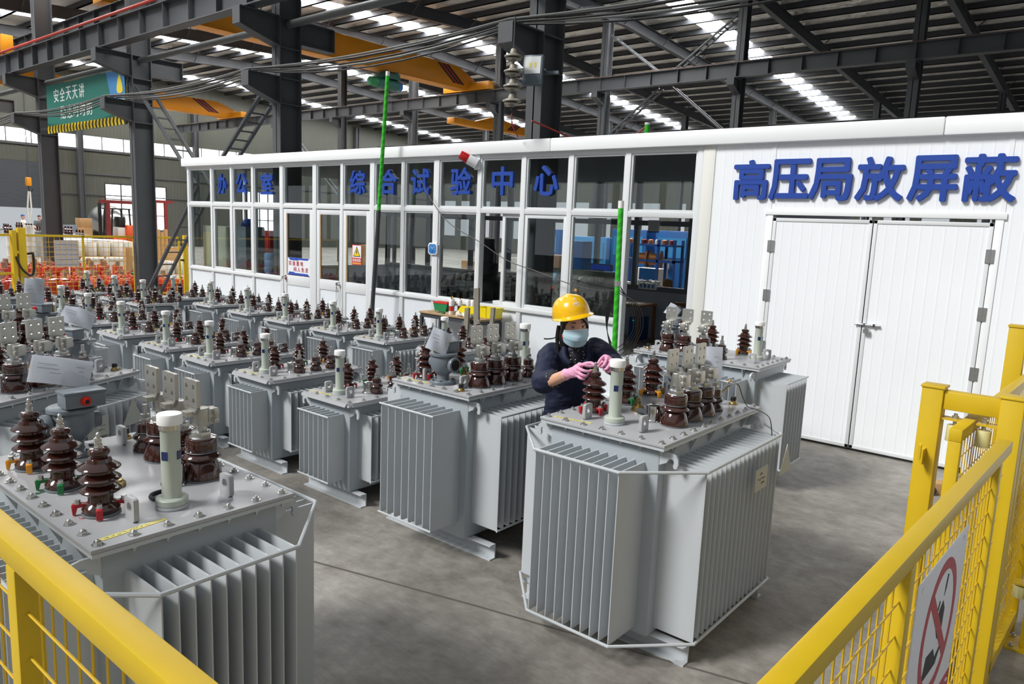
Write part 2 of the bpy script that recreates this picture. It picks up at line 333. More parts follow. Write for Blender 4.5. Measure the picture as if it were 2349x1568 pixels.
def leaf(n, x0, x1):
    o = struct('door_%d' % n, MB().box(x0, x1, FY - .004, FY + .05, .035, 2.31), 'panelrib', smooth=0)
    mb = MB(); s = .035
    for a, b, c, d in ((x0, x0 + s, .03, 2.315), (x1 - s, x1, .03, 2.315), (x0, x1, 2.28, 2.315), (x0, x1, .03, .065)): mb.box(a, b, FY - .012, FY + .055, c, d)
    mb.build('edge_channel', 'framewhite_dim', o, bev=.003)
    for z in (.95, 1.5, 2.02):
        hx = x0 if n == 4 else x1
        h = MB().box(hx - .034, hx - .006, FY - .022, FY - .012, z - .06, z + .06).box(hx + .006, hx + .034, FY - .022, FY - .012, z - .06, z + .06).cyl((hx, FY - .022, z - .062), (hx, FY - .022, z + .062), .008)
        for q in (-.045, 0, .045):
            for e in (-.022, .022): h.cyl((hx + e, FY - .026, z + q), (hx + e, FY - .02, z + q), .005, n=6)
        h.build('hinge', 'zinc', o)
    if n == 5:
        MB().box(-2.02, -1.80, FY - .026, FY - .012, 1.285, 1.305).cyl((-2.03, FY - .03, 1.295), (-1.80, FY - .03, 1.295), .009).box(-1.95, -1.93, FY - .04, FY - .01, 1.28, 1.31).box(-1.86, -1.84, FY - .04, FY - .01, 1.28, 1.31).build('bolt_latch', 'chrome', o)
        MB().tube([(-1.925, FY - .04, 1.285), (-1.925, FY - .045, 1.255), (-1.905, FY - .045, 1.255), (-1.905, FY - .04, 1.285)], .004).box(-1.94, -1.89, FY - .055, FY - .03, 1.215, 1.255).build('padlock', 'zinc', o)
leaf(4, -2.950, -1.970); leaf(5, -1.962, -.970)
# --- fascia, cabin roof, cabin inside
trim(MB().box(-15.58, -5.9, FY - .07, FY + .02, 3.085, 3.25), 'white', .012); trim(MB().box(-5.895, -1.45, FY - .07, FY + .02, 3.085, 3.25), 'white', .012); trim(MB().box(-1.445, 5, FY - .07, FY + .02, 3.085, 3.25), 'white', .012)
struct('ceiling_cabin', MB().box(-15.55, 5, FY + .05, 13.45, 3.12, 3.2), 'darkroom', smooth=0)
struct('wall_partition_right', MB().box(-3.80, -3.72, FY + .1, 13.4, 0, 3.12), 'roomwall', smooth=0)
struct('wall_partition_office', MB().box(-12.06, -12.0, FY + .1, 13.4, 0, 1.0), 'roomwall', smooth=0)
trim(MB().box(-12.06, -12.0, FY + .1, 13.4, 2.28, 2.36), 'framewhite_dim')
for y in (9.2, 10.6, 12.0): trim(MB().box(-12.06, -12.0, y - .03, y + .03, 1, 3.12), 'framewhite_dim')
struct('wall_cabin_back', MB().box(-15.5, -3.8, 13.36, 13.42, 0, 1.0), 'roomwall', smooth=0)
struct('wall_cabin_left', MB().box(-15.5, -15.42, FY + .1, 13.4, 0, .98), 'roomwall', smooth=0)
for y in (9.2, 10.6, 12.0, 13.36): trim(MB().box(-15.5, -15.43, y - .03, y + .03, 0, 3.12), 'framewhite_dim')
trim(MB().box(-15.5, -15.43, FY + .1, 13.4, 2.28, 2.36), 'framewhite_dim')
for k, x in enumerate((-15.45, -13.9, -12.4, -11.2, -10.0, -8.75, -7.8, -6.6, -6.15, -4.9, -3.85)): trim(MB().box(x - .045, x + .045, 13.33, 13.43, 1.0, 3.12), 'relaygrey')
for z in (1.0, 2.30): trim(MB().box(-15.5, -3.8, 13.32, 13.44, z - .05, z + .05), 'relaygrey')
# ------------------------------------------------------------------ steel hall
def ibeam(mb, p0, p1, h, w, t=.02, stiff=0.):
    """I section between two points with z the top of the upper flange"""
    p0, p1 = Vector(p0), Vector(p1); d = p1 - p0; dz = Vector((0, 0, 1))
    mb.bar(p0 - dz * t / 2, p1 - dz * t / 2, w, t); mb.bar(p0 - dz * (h - t / 2), p1 - dz * (h - t / 2), w, t); mb.bar(p0 - dz * h / 2, p1 - dz * h / 2, t * .7, h - 2 * t)
    if stiff:
        n = int(d.length / stiff)
        for k in range(1, n):
            c = p0 + d * (k / n) - dz * h / 2; u = d.normalized() * .006
            mb.bar(c - u, c + u, w * .92, h - 2 * t)
    return mb
def hcol(mb, x, y, z0, z1, bx, dy, t=.02):
    mb.box(x - bx / 2, x + bx / 2, y - dy / 2, y - dy / 2 + t, z0, z1); mb.box(x - bx / 2, x + bx / 2, y + dy / 2 - t, y + dy / 2, z0, z1)
    return mb.box(x - t / 2, x + t / 2, y - dy / 2, y + dy / 2, z0, z1)
def bracket(mb, x, y0, y1, z, h0, h1, w=.24, t=.018):
    """corbel from the column face y0 out to y1, top at z"""
    s = 1 if y1 > y0 else -1
    mb.box(x - w / 2, x + w / 2, min(y0, y1), max(y0, y1), z - t, z)
    mb.prism([(y0, z - t), (y1, z - t), (y1, z - h1), (y0 + s * .05, z - h0), (y0, z - h0)], 'x', x - t / 2, x + t / 2)
    mb.bar((x, y1, z - h1), (x, y0, z - h0), w, t, (0, 0, 1))
    mb.box(x - w / 2, x + w / 2, y1 - t / 2, y1 + t / 2, z - h1, z - t)
    return mb
NEARX = (-30.5, -24.55, -18.6, -12.57, -6.47, -.4)
cn = [0]
def column(mb, m='steelgrey', lab='', group=None):
    o = mb.build('steel_column', m, smooth=0); tag(o, lab, 'column', group); return o
labs = {-24.55: 'dark grey steel column left of the green safety banner', -18.6: 'dark grey steel column right of the green safety banner, ladder braces tied to it', -12.57: 'dark grey steel column rising behind the glazed cabin over its office sign', -6.47: 'dark grey steel column with floodlight and rusty bracket, behind the cabin front'}
for x in NEARX:
    z0 = 0
    mb = hcol(MB(), x, 8.36, z0, 9.0, .26, .46)
    for z in (4.66, 4.2, 5.72, 5.2): mb.box(x - .12, x + .12, 8.14, 8.58, z - .012, z + .012)
    bracket(mb, x, 8.13, 7.5, 4.68, .48, .26); bracket(mb, x, 8.13, 7.35, 5.74, .52, .3); bracket(mb, x, 8.59, 9.35, 5.74, .42, .42)
    o = column(mb, lab=labs.get(x, 'dark grey steel column of the front row, leftmost in the hall' if x < -30 else 'dark grey steel column of the front row, right of the hall'))
def girder(name_, mb, lab): return tag(mb.build('crane_girder', 'steelgrey', smooth=0), lab, 'girder')
girder('', ibeam(MB(), (-47.6, 7.62, 6.30), (3, 7.62, 6.30), .53, .26, .022, 1.02), 'front crane runway girder with stiffener ribs, red conductor rail above it')
tag(MB().tube([(-47.6, 7.50, 6.38), (3, 7.50, 6.38)], .035).build('conductor_rail', 'redrail'), 'red conductor rail running along the front crane girder', 'rail')
girder('', ibeam(MB(), (-47.6, 9.02, 7.45), (-14, 9.02, 7.45), .5, .26, .022, 1.02), 'high crane girder behind the front columns, at the top left')
girder('', ibeam(MB(), (-47.6, 23.55, 7.60), (4, 23.55, 7.60), .47, .26, .022, 1.02), 'middle crane runway girder with stiffener ribs and rusty top, over the cabin')
girder('', ibeam(MB(), (-47.6, 40, 8.05), (4, 40, 8.05), .55, .3, .022, 1.02), 'farthest crane runway girder just above the white cabin roof')
tag(MB().box(-47.6, 4, 23.52, 23.58, 7.60, 7.64).build('crane_rail', 'rust'), 'rusty rail on top of the middle crane girder', 'rail')
for i, x in enumerate((-36.4, -31.3, -26.1, -20.9, -15.75, -10.55, -5.35, -.15)):
    rz = lambda y: 9.75 - .055 * abs(y - 25)
    mb = hcol(MB(), x, 24.0, 0, 9.65, .28, .36); bracket(mb, x, 23.82, 23.3, 7.12, .45, .22)
    column(mb, lab='dark steel column of the middle row, number %d from the left above the cabin roof' % (i + 1))
    mb = hcol(MB(), x, 40.45, 0, 8.9, .28, .36)
    column(mb, lab='distant steel column of the back row, number %d from the left' % (i + 1))
    mb = MB(); ibeam(mb, (x, 5, rz(5) + .42), (x, 25, rz(25) + .42), .42, .2); ibeam(mb, (x, 25, rz(25) + .42), (x, 47, rz(47) + .42), .42, .2)
    for y in range(7, 47, 3): mb.bar((x + .02, y, rz(y) + .02), (x + .55, y, rz(y) + .5), .03, .03)
    tag(mb.build('roof_rafter', 'steeldark', smooth=0), 'sloping dark steel roof rafter, number %d from the left' % (i + 1), 'rafter', 'roof rafters')
for i, y in enumerate([5.4 + 1.28 * k for k in range(33)]):
    z = rz(y) + .42
    tag(MB().box(-50, 4, y - .035, y + .035, z, z + .2).box(-50, 4, y - .035, y + .06, z, z + .012).build('roof_purlin', 'steeldark', smooth=0), 'long thin roof purlin, number %d from the front edge' % (i + 1), 'purlin', 'roof purlins')
SKY = (-45.0, -34.6, -24.2, -13.7)
mb = MB(); xs = [-50]
for x in SKY: xs += [x - .5, x + .5]
xs += [4]
top = lambda y: rz(y) + .63
for a, b in zip(xs[::2], xs[1::2]):
    for y0, y1 in ((4.6, 25), (25, 47.5)):
        mb.add([(a, y0, top(y0)), (b, y0, top(y0)), (b, y1, top(y1)), (a, y1, top(y1)), (a, y0, top(y0) + .08), (b, y0, top(y0) + .08), (b, y1, top(y1) + .08), (a, y1, top(y1) + .08)], [(0, 1, 2, 3), (7, 6, 5, 4), (0, 4, 5, 1), (1, 5, 6, 2), (2, 6, 7, 3), (3, 7, 4, 0)])
struct('ceiling', mb, 'foil', smooth=0)
mat('skylight', 'ffffff', .5, emit=32)
for i, x in enumerate(SKY):
    mb = MB()
    for y0, y1 in ((4.6, 25), (25, 47.5)): mb.add([(x - .5, y0, top(y0) + .03), (x + .5, y0, top(y0) + .03), (x + .5, y1, top(y1) + .03), (x - .5, y1, top(y1) + .03), (x - .5, y0, top(y0) + .05), (x + .5, y0, top(y0) + .05), (x + .5, y1, top(y1) + .05), (x - .5, y1, top(y1) + .05)], [(0, 1, 2, 3), (7, 6, 5, 4), (0, 4, 5, 1), (1, 5, 6, 2), (2, 6, 7, 3), (3, 7, 4, 0)])
    wn[0] += 1; struct('window_%d' % wn[0], mb, 'skylight', smooth=0)
# --- hall walls
EX = -48.0
mb = MB(); T = .1
for y0, y1, z0, z1 in ((-14, 8, 0, 5.68), (8, 16.2, 4.66, 5.68), (16.2, 19.3, 0, 5.68), (19.3, 23.0, 3.72, 5.68), (19.3, 23, 0, 1.0), (23, 28.3, 0, 5.68), (28.3, 31, 3.85, 5.68), (28.3, 31, 0, .9), (31, 48, 0, 5.68), (-14, 48, 6.42, 10.6)): mb.box(EX - T, EX, y0, y1, z0, z1)
struct('wall_left', mb, 'sidingrib', smooth=0)
mb = MB()
for k in range(50): mb.box(EX - .06, EX - .02, -13 + 1.24 * k - .02, -13 + 1.24 * k + .02, 5.68, 6.42)
struct('trim_70', mb, 'steelgrey', smooth=0)
mat('daylit', 'ffffff', .5, emit=1.25)
for y0, y1, z0, z1 in ((-14, 48, 5.68, 6.42), (19.3, 23, 1.0, 3.72), (28.3, 31, .9, 3.85)):
    wn[0] += 1; struct('window_%d' % wn[0], MB().box(EX - .09, EX - .075, y0, y1, z0, z1), 'daylit', smooth=0)
wn[0] += 1; struct('window_%d' % wn[0], MB().box(-50, 9, 47.55, 47.56, 6.3, 7.1), 'daylit', smooth=0)
mb = MB()
for y0, y1, z0, z1 in ((19.3, 23, 1, 3.72), (28.3, 31, .9, 3.85)):
    for k in range(5): mb.box(EX - .06, EX, y0 + (y1 - y0) * k / 4 - .03, y0 + (y1 - y0) * k / 4 + .03, z0, z1)
    for k in range(4): mb.box(EX - .06, EX, y0, y1, z0 + (z1 - z0) * k / 3 - .025, z0 + (z1 - z0) * k / 3 + .025)
struct('trim_71', mb, 'steelgrey', smooth=0)
struct('trim_72', MB().box(EX, EX + .06, -14, 48, 5.55, 5.65).box(EX, EX + .06, 16.2, 48, 4.2, 4.27).box(EX, EX + .06, 16.2, 48, 3.0, 3.06), 'steelgrey', smooth=0)
for y in (5.0, 16.35, 17.9, 24.9, 31.4, 38): struct('trim_%d' % (80 + int(y)), hcol(MB(), EX + .25, y, 0, 9.3, .3, .3), 'steelgrey', smooth=0)
struct('door_6', MB().box(EX - .06, EX - .01, 8, 16.2, 2.1, 4.66), 'shutterrib', smooth=0)
mb = MB()
for z0, z1 in ((0, 1.2), (4.2, 6.3), (7.1, 10.6)): mb.box(-50, 9, 47.5, 47.6, z0, z1)
for k in range(30): mb.box(-50 + 2 * k, -49.6 + 2 * k - (.32 if k % 4 else 0), 47.5, 47.6, 6.3, 7.1).box(-50 + 2 * k, -49.4 + 2 * k + (.7 if k % 3 == 0 else 0), 47.5, 47.6, 1.2, 4.2)
struct('wall_back', mb, 'sidingribx', smooth=0)
mb = MB()
for z0, z1 in ((0, .8), (4.3, 5.9), (6.7, 7.5)): mb.box(-50, 9, -14.1, -14, z0, z1)
for k in range(24): mb.box(-50 + 2.4 * k, -49.7 + 2.4 * k, -14.1, -14, .8, 4.3).box(-50 + 2.4 * k, -49.9 + 2.4 * k, -14.1, -14, 5.9, 6.7)
struct('wall_front_unseen', mb, 'sidingribx', smooth=0)  # unseen wall added for reflections; openings enlarged to brighten the glazing
mb = MB().box(9, 9.1, -14, 48, 0, .9).box(9, 9.1, -14, 48, 5.2, 10.6)
for k in range(16): mb.box(9, 9.1, -14 + 4 * k, -13.6 + 4 * k, .9, 5.2)
struct('wall_right_unseen', mb, 'sidingrib', smooth=0)  # unseen wall added to hold back side light, with openings for some sky
# ------------------------------------------------------------------ struts, braces, cables
for a, b, l in ((-50, -24.6, 'left of the green banner'), (-24.5, -18.65, 'above the green banner'), (-18.55, -12.62, 'above the cabin corner'), (-12.5, -6.5, 'at the top over the yellow crane')):
    tag(MB().cyl((a, 8.36, 5.63), (b, 8.36, 5.63), .07).build('tie_pipe', 'conduit'), 'grey round tie pipe between columns, ' + l, 'pipe')
def lattice(p0, p1, lab, gap=.34, n=9, r=.04):
    p0, p1 = Vector(p0), Vector(p1); o = Vector((0, gap / 2, 0)); mb = MB()
    for s in (-1, 1): mb.bar(p0 + o * s, p1 + o * s, .07, .05)
    for k in range(1, n): c = p0.lerp(p1, k / n); mb.bar(c - o, c + o, .04, .03)
    tag(mb.build('lattice_brace', 'steelgrey', smooth=0), lab, 'brace')
lattice((-18.4, 8.36, 5.0), (-15.75, 8.36, 2.75), 'ladder-like diagonal brace falling from the banner column towards the cabin corner')
lattice((-12.75, 8.36, 4.75), (-14.6, 8.36, 3.3), 'ladder-like diagonal brace falling left from the column behind the office')
for a, b, l in (((-15.55, 24, 9.15), (-13.5, 24, 7.65), 'upper left'), ((-10.75, 24, 9.15), (-12.9, 24, 7.65), 'upper right'), ((-13.4, 24, 7.1), (-15.55, 24, 5.5), 'lower left'), ((-12.9, 24, 7.1), (-10.75, 24, 5.4), 'lower right')): lattice(a, b, 'lattice wind brace, %s arm of the cross in the middle column row' % l, .3, 10)
lattice((-18.4, 8.36, .02), (-15.65, 8.36, 2.7), 'lower ladder-like brace running from the column foot up to the cabin corner')
lattice((-36.2, 24, 7.0), (-31.5, 24, 3.4), 'lattice wind brace far left in the middle column row', .3, 10)
for k in range(5):
    pts = []; xs_ = (-30.5, -24.55, -18.6, -12.57, -6.47, -.4)
    for i in range(5):
        for q in range(8):
            t = q / 8; pts.append((xs_[i] + (xs_[i + 1] - xs_[i]) * t, 7.56 + .07 * k, 4.72 - .10 * (1 + .3 * k) * 4 * t * (1 - t) + .012 * (k % 2)))
    tag(MB().tube(pts, .014 + .004 * (k % 2), 6).build('power_cable', ('conduit', 'black', 'black', 'conduit', 'black')[k]), ('outermost grey power cable slung along the column brackets', 'second black power cable slung along the column brackets', 'middle black power cable slung along the column brackets', 'fourth grey power cable slung along the column brackets', 'innermost black power cable slung along the column brackets')[k], 'cable')
# ------------------------------------------------------------------ cranes
def crane(x, y0, y1, zb, zt, tap, lab, sy=None, hoist=None):
    t = empty('overhead_crane', (x, y1, zb), 0, lab, 'crane'); L = y1 - y0
    MB().prism([(-L, .05), (-L, zt - zb), (-tap, zt - zb), (0, (zt - zb) * .55), (0, .3), (-tap * .5, .0), (-L, 0)], 'x', -.24, .24).box(-.3, .3, -L, -tap * .6, -.02, 0).build('bridge_beam', 'craneyellow', t, bev=.01)
    MB().box(-1.3, 1.3, -.30, .05, .0, .32).build('end_truck', 'craneyellow', t, bev=.02)
    if sy is not None:
        for i, m in enumerate(('stripedark', 'stripered', 'stripedark', 'stripered', 'stripedark')):
            a = sy - y1 + i * .13; MB().prism([(a, (zt - zb) - .04), (a + .13, (zt - zb) - .04), (a + .13 + .95, .16), (a + .95, .16)], 'x', .241, .246).build('warning_stripe', m, t, smooth=0)
    if hoist:
        h = hoist - y1
        b = MB().cyl((.1, h - .55, -.45), (.1, h + .45, -.45), .2, n=18).build('hoist_drum', 'hoistgreen', t)
        MB().cyl((.1, h - .85, -.45), (.1, h - .55, -.45), .16, .19, n=16).build('hoist_motor', 'green', t)
        MB().cyl((.1, h + .45, -.45), (.1, h + .62, -.45), .17, n=16).build('control_box', 'machineblue', t)
        MB().box(-.25, .35, h - .35, h + .4, -.27, -.08).cyl((.3, h - .25, -.1), (.36, h - .25, -.1), .1).cyl((.3, h + .25, -.1), (.36, h + .25, -.1), .1).build('trolley', 'hoistgreen', t, bev=.01)
        MB().cyl((.1, h + .1, -.6), (.1, h + .1, -3.6), .008, n=6).cyl((.1, h - .1, -.6), (.1, h - .1, -3.6), .008, n=6).build('hoist_rope', 'steeldark', t)
        MB().box(.03, .17, h - .12, h + .12, -3.85, -3.55).tube([(.1, h, -3.85), (.1, h, -3.98), (.1, h + .08, -4.06), (.1, h + .1, -3.98)], .02).build('hook_block', 'craneyellow', t, bev=.01)
    return t
crane(-22.3, 8.95, 23.70, 7.65, 8.50, .95, 'long yellow bridge crane with green hoist, in the middle above the cabin', 21.5, 19.1)
crane(-41, 12, 23.7, 7.65, 8.45, 1.1, 'shorter-looking yellow bridge crane left, behind the ladder braces', 21.1)
t = empty('overhead_crane', (-32, 36, 8.12), 0, 'far yellow bridge crane peeping over the cabin roof left of centre', 'crane')
MB().prism([(-2.2, .12), (0, .75), (2.6, .5), (5.2, .18), (5.2, 0), (-2.2, 0)], 'x', -.25, .25).build('bridge_beam', 'craneyellow', t, bev=.01)
MB().box(-.3, .3, -3.6, -.2, -.06, .28).build('end_truck', 'craneyellow', t, bev=.01)
for i, m in enumerate(('stripedark', 'stripered', 'stripedark', 'stripered', 'stripedark')): MB().prism([(1.3 + i * .16, .12), (1.46 + i * .16, .12), (2.0 + i * .16, .52), (1.84 + i * .16, .52)], 'x', .251, .256).build('warning_stripe', m, t, smooth=0)
t = empty('crane_end_truck', (-25.4, 7.66, 6.30), 0, 'yellow crane end truck with motor on the front girder, top left', 'crane truck')
MB().box(-1.0, 0, -.1, .16, .0, .42).box(-.35, .1, -.1, .2, .1, .62).build('truck_frame', 'craneyellow', t, bev=.02); MB().cyl((-.35, -.22, .5), (-.75, -.22, .5), .11).build('travel_motor', 'stripedark', t)
t = empty('pendant_hook', (-40, 12.7, 3.2), 0, 'yellow crane hook hanging on thin ropes at the far left', 'hook')
MB().cyl((-.06, 0, .3), (-.06, 0, 4.6), .012, n=6).cyl((.06, 0, .3), (.06, 0, 4.6), .012, n=6).build('rope', 'steeldark', t)
MB().box(-.11, .11, -.11, .11, -.1, .3).build('hook_block', 'craneyellow', t, bev=.04); MB().tube([(0, 0, -.1), (0, 0, -.25), (0, .1, -.36), (0, .16, -.28), (0, .15, -.22)], .03).build('hook', 'stripedark', t)
tag(MB().tube([(-40.05, 12.7, 2.86), (-40.08, 12.62, 2.0), (-40.05, 12.66, 1.35), (-39.98, 12.76, 2.0), (-39.98, 12.74, 2.86)], .035).build('lifting_sling', 'offwhite'), 'pale lifting sling hanging from the far left hook', 'sling')
# ------------------------------------------------------------------ banner
t = empty('safety_banner', (-18.70, 8.06, 4.15), 0, 'green safety banner with white Chinese slogan and yellow black hazard edge', 'banner')
MB().box(-5.6, .1, .03, .06, 1.0, 1.06).box(-5.6, .1, .03, .06, .12, .18).build('hanging_rail', 'steelgrey', t)
MB().box(-4.92, 0, 0, .03, 0, 1.27).build('banner_board', 'bannergreen', t, smooth=0)
MB().prism([(-1.02, 1.265), (-.005, 1.265), (-.005, .20), (-.60, .20)], 'y', -.006, 0).build('sky_picture', 'bannersky', t, smooth=0)
MB().prism([(-.80, .66), (-.4, .58), (-.005, .62), (-.005, .20), (-.60, .20)], 'y', -.008, -.006).build('cloud_picture', 'bannerlow', t, smooth=0)
MB().prism([(-.44 + x * .34, .72 + z * .44) for x, z in ((.5, 1), (.62, .9), (.8, .62), (.95, .3), (.98, .16), (.85, .04), (.5, 0), (.15, .05), (.0, .2), (.06, .45), (.25, .8))], 'y', -.012, -.008).build('drop_picture', 'flame', t, smooth=0)
MB().box(-4.92, 0, -.006, 0, 0, .20).build('hazard_band', 'stripedark', t, smooth=0)
mb = MB()
for k in range(24): a = -4.88 + k * .204; mb.prism([(a, 0), (a + .10, 0), (a + .06, .10), (a + .10, .20), (a, .20), (a - .04, .10)], 'y', -.012, -.006)
mb.build('hazard_chevrons', 'signyellow', t, smooth=0)
for s, x0, z0, w, h in (('安全天天讲', -4.38, .80, 2.12, .34), ('隐患时时防', -3.94, .34, 2.14, .34)):
    cw = w / 5
    mb = MB()
    for i, c in enumerate(s):
        g = text_mb(c, cw * .78, h, .004)
        for dx in (0, .012): mb.add([(x + x0 + i * cw + dx, y - .002 - dx * .03, z + z0) for x, y, z in g.v], g.f)
    mb.build('slogan_text', 'bannertext', t, smooth=0)
# ------------------------------------------------------------------ sign characters
def signchar(c, x0, x1, z0, z1, lab, grp, y):
    e = .011; g = text_mb(c, x1 - x0 - 2 * e, z1 - z0 - 2 * e, .035); mb = MB()
    for dx, dz in ((0, e), (2 * e, e), (e, 0), (e, 2 * e), (.3 * e, .3 * e), (1.7 * e, .3 * e), (.3 * e, 1.7 * e), (1.7 * e, 1.7 * e)): mb.add([(x + dx, q * (1 - .012 * dx / e - .031 * dz / e), z + dz) for x, q, z in g.v], g.f)
    tag(put('sign_character', mb.mesh('sign_character', 'blue', smooth=0), None, (x0, y, z0)), lab, 'sign letter', grp)
for c, a, b in (('办', -14.25, -13.93), ('公', -13.57, -13.18), ('室', -12.71, -12.31)): signchar(c, a, b, 2.525, 2.92, 'blue raised character %s on the office glazing at the left' % c, 'blue office sign', FY + .041)
for c, a, b in (('综', -10.06, -9.66), ('合', -9.30, -8.91), ('试', -8.58, -8.18), ('验', -7.745, -7.335), ('中', -6.94, -6.56), ('心', -6.2, -5.8)): signchar(c, a, b, 2.53, 2.92, 'blue raised character %s on the test room glazing' % c, 'blue test centre sign', FY + .041)
for c, a, b in (('高', -3.42, -3.03), ('压', -3.02, -2.61), ('局', -2.61, -2.20), ('放', -2.165, -1.735), ('屏', -1.70, -1.29), ('蔽', -1.257, -.84), ('室', -.75, -.33)): signchar(c, a, b, 2.495, 2.915, 'blue raised character %s on the white wall over the double doors' % c, 'blue shielded room sign', FY - .002)
# ================================================================== the worker
def catmull(P, n=6):
    P = [Vector(p) for p in P]; Q = [P[0] * 2 - P[1]] + P + [P[-1] * 2 - P[-2]]; out = []
    for i in range(1, len(Q) - 2):
        for k in range(n):
            t = k / n; a, b, c, d = Q[i - 1:i + 3]
            out.append(.5 * ((2 * b) + (c - a) * t + (2 * a - 5 * b + 4 * c - d) * t * t + (3 * b - a - 3 * c + d) * t ** 3))
    out.append(P[-1]); return out
def limb(mb, pts, rads, n=6, seg=14):
    P = catmull(pts, n); R_ = [v.x for v in catmull([(r, 0, 0) for r in rads], n)]
    mb.tube(P, 0, seg, rad=R_); mb.ball(P[0], R_[0], 14, 8); mb.ball(P[-1], R_[-1], 14, 8); return mb
def loft(mb, secs, n=28):
    """secs: (centre, forward axis, side axis, a, b)"""
    vs = []
    for c, f, s, a, b in secs:
        vs += [Vector(c) + Vector(f) * a * math.cos(2 * PI * k / n) + Vector(s) * b * math.sin(2 * PI * k / n) for k in range(n)]
    m = len(secs); fs = [(i * n + k, i * n + (k + 1) % n, (i + 1) * n + (k + 1) % n, (i + 1) * n + k) for i in range(m - 1) for k in range(n)]
    fs += [tuple(range(n - 1, -1, -1)), tuple(range((m - 1) * n, m * n))]; return mb.add(vs, fs)
def remesh(mb, vox, m, name, smooth=6, wr=0., wscale=9., decim=0):
    me = mb.mesh('tmp', m, smooth=0); o = bpy.data.objects.new('tmp', me); COL.objects.link(o)
    r = o.modifiers.new('r', 'REMESH'); r.mode = 'VOXEL'; r.voxel_size = vox
    if smooth: q = o.modifiers.new('s', 'SMOOTH'); q.iterations = smooth; q.factor = .5
    me2 = bpy.data.meshes.new_from_object(o.evaluated_get(DG())); bpy.data.objects.remove(o); me2.name = name
    if wr:
        from mathutils import noise as N
        for v in me2.vertices:
            p = v.co; a = N.noise(Vector((p.x * wscale, p.y * wscale, p.z * wscale * 1.7))) + .5 * N.noise(Vector((p.x * wscale * 2.1, p.y * wscale * 2.1 + 5, p.z * wscale * 4)))
            v.co = p + v.normal * a * wr
    me2.shade_smooth()
    if not me2.materials: me2.materials.append(MATS[m])
    return me2
PX = Vector((-2.70, 3.91, 0))
per = empty('person', PX, 0, 'worker in navy coverall, yellow helmet and pink gloves leaning over a transformer', 'person')
def pput(name, me, parent=None):
    o = put(name, me, parent or per)
    if parent is None: o.location = -PX
    return o
F_ = Vector((.768, -.64, 0)); R_s = Vector((-.64, -.768, 0)); U_ = Vector((0, 0, 1))
RS, RE, RW = Vector((-2.70, 3.665, 1.322)), Vector((-2.585, 3.45, 1.205)), Vector((-2.332, 3.358, 1.308))
LS, LE, LW = Vector((-2.50, 3.91, 1.355)), Vector((-2.318, 3.815, 1.300)), Vector((-2.204, 3.556, 1.366))
HC = Vector((-2.548, 3.695, 1.538))
fw = Vector((.76, -.60, -.15)).normalized(); rt = fw.cross(U_).normalized(); up = rt.cross(fw).normalized()
roll = Matrix.Rotation(math.radians(5), 4, fw); rt = roll @ rt; up = roll @ up
HM = Matrix(((rt.x, fw.x, up.x, HC.x), (rt.y, fw.y, up.y, HC.y), (rt.z, fw.z, up.z, HC.z), (0, 0, 0, 1)))
# --- body: one continuous surface
tors = [((-2.715, 3.93, .80), .105, .150), ((-2.70, 3.905, .95), .100, .145), ((-2.675, 3.87, 1.08), .10, .135), ((-2.64, 3.835, 1.20), .105, .145), ((-2.615, 3.80, 1.29), .10, .15), ((-2.60, 3.785, 1.355), .075, .125), ((-2.585, 3.765, 1.40), .05, .06)]
b = MB(); loft(b, [(c, F_, R_s, a, s_) for c, a, s_ in tors])
limb(b, [(-2.588, 3.765, 1.37), (-2.572, 3.735, 1.44), HC - fw * .02 - up * .03], [.052, .046, .05])
hd = MB().ball((0, 0, 0), (.073, .093, .116), 32, 22)
def sculpt(p):
    x, y, z = p
    if z < 0: k = (-z / .116); x *= 1 - .30 * k ** 1.6; y *= 1 - .10 * k ** 2 if y > 0 else 1 - .35 * k
    if y > .05 and abs(x) < .05 and -.01 < z < .03: y -= .006 * math.exp(-((abs(x) - .031) / .014) ** 2 - ((z - .010) / .014) ** 2)
    if y > .05: y += .014 * math.exp(-(x / .011) ** 2 - ((z + .028) / .022) ** 2) + .004 * math.exp(-((z - .034) / .012) ** 2 - ((abs(x) - .03) / .03) ** 2)
    return (x, y, z)
hd.v = [sculpt(p) for p in hd.v]
for s in (-1, 1): hd.ball((s * .073, -.008, -.012), (.010, .020, .032), 10, 8)
hd.xf(HM); b.add(hd.v, hd.f)
limb(b, [RS, RE, RW], [.048, .040, .029]); limb(b, [LS, LE, LW], [.048, .040, .029])
for s, y in ((1, .085), (-1, -.085)):
    h = Vector((-2.715, 3.93, .82)) + R_s * y; k = Vector((-2.70, 3.93, .46)) + R_s * y * .95; a = Vector((-2.715, 3.95, .09)) + R_s * y
    limb(b, [h, k, a], [.078, .055, .04]); limb(b, [a, a + F_ * .10 - U_ * .05], [.04, .03])
pput('body', remesh(b, .0065, 'skin', 'body', 3))
# --- face details
def hput(name, mb, m, smooth=50):
    mb.xf(HM); return pput(name, mb.mesh(name, m, smooth=smooth))
for s in (-1, 1):
    hput('eye', MB().ball((s * .031, .0745, .008), (.0125, .0105, .0095), 14, 9), 'eyewhite')
    hput('iris', MB().ball((s * .031 + .003, .0835, .0035), (.0055, .003, .0052), 12, 8), 'eye')
    hput('eyelid', MB().ball((s * .031, .0748, .0095), (.0140, .0118, .0110), 16, 8, .12, 1), 'skin')
    hput('lash', MB().tube([(s * .031 - .014, .0795, .0095), (s * .031 - .006, .0865, .0105), (s * .031 + .005, .0868, .0105), (s * .031 + .0145, .0785, .0085)], .0014, 6), 'eye')
    hput('eyebrow', MB().tube([(s * .016, .0905, .030), (s * .030, .0865, .0345), (s * .048, .0735, .029)], .0022, 6, rad=[.0026, .0028, .001]), 'hair')
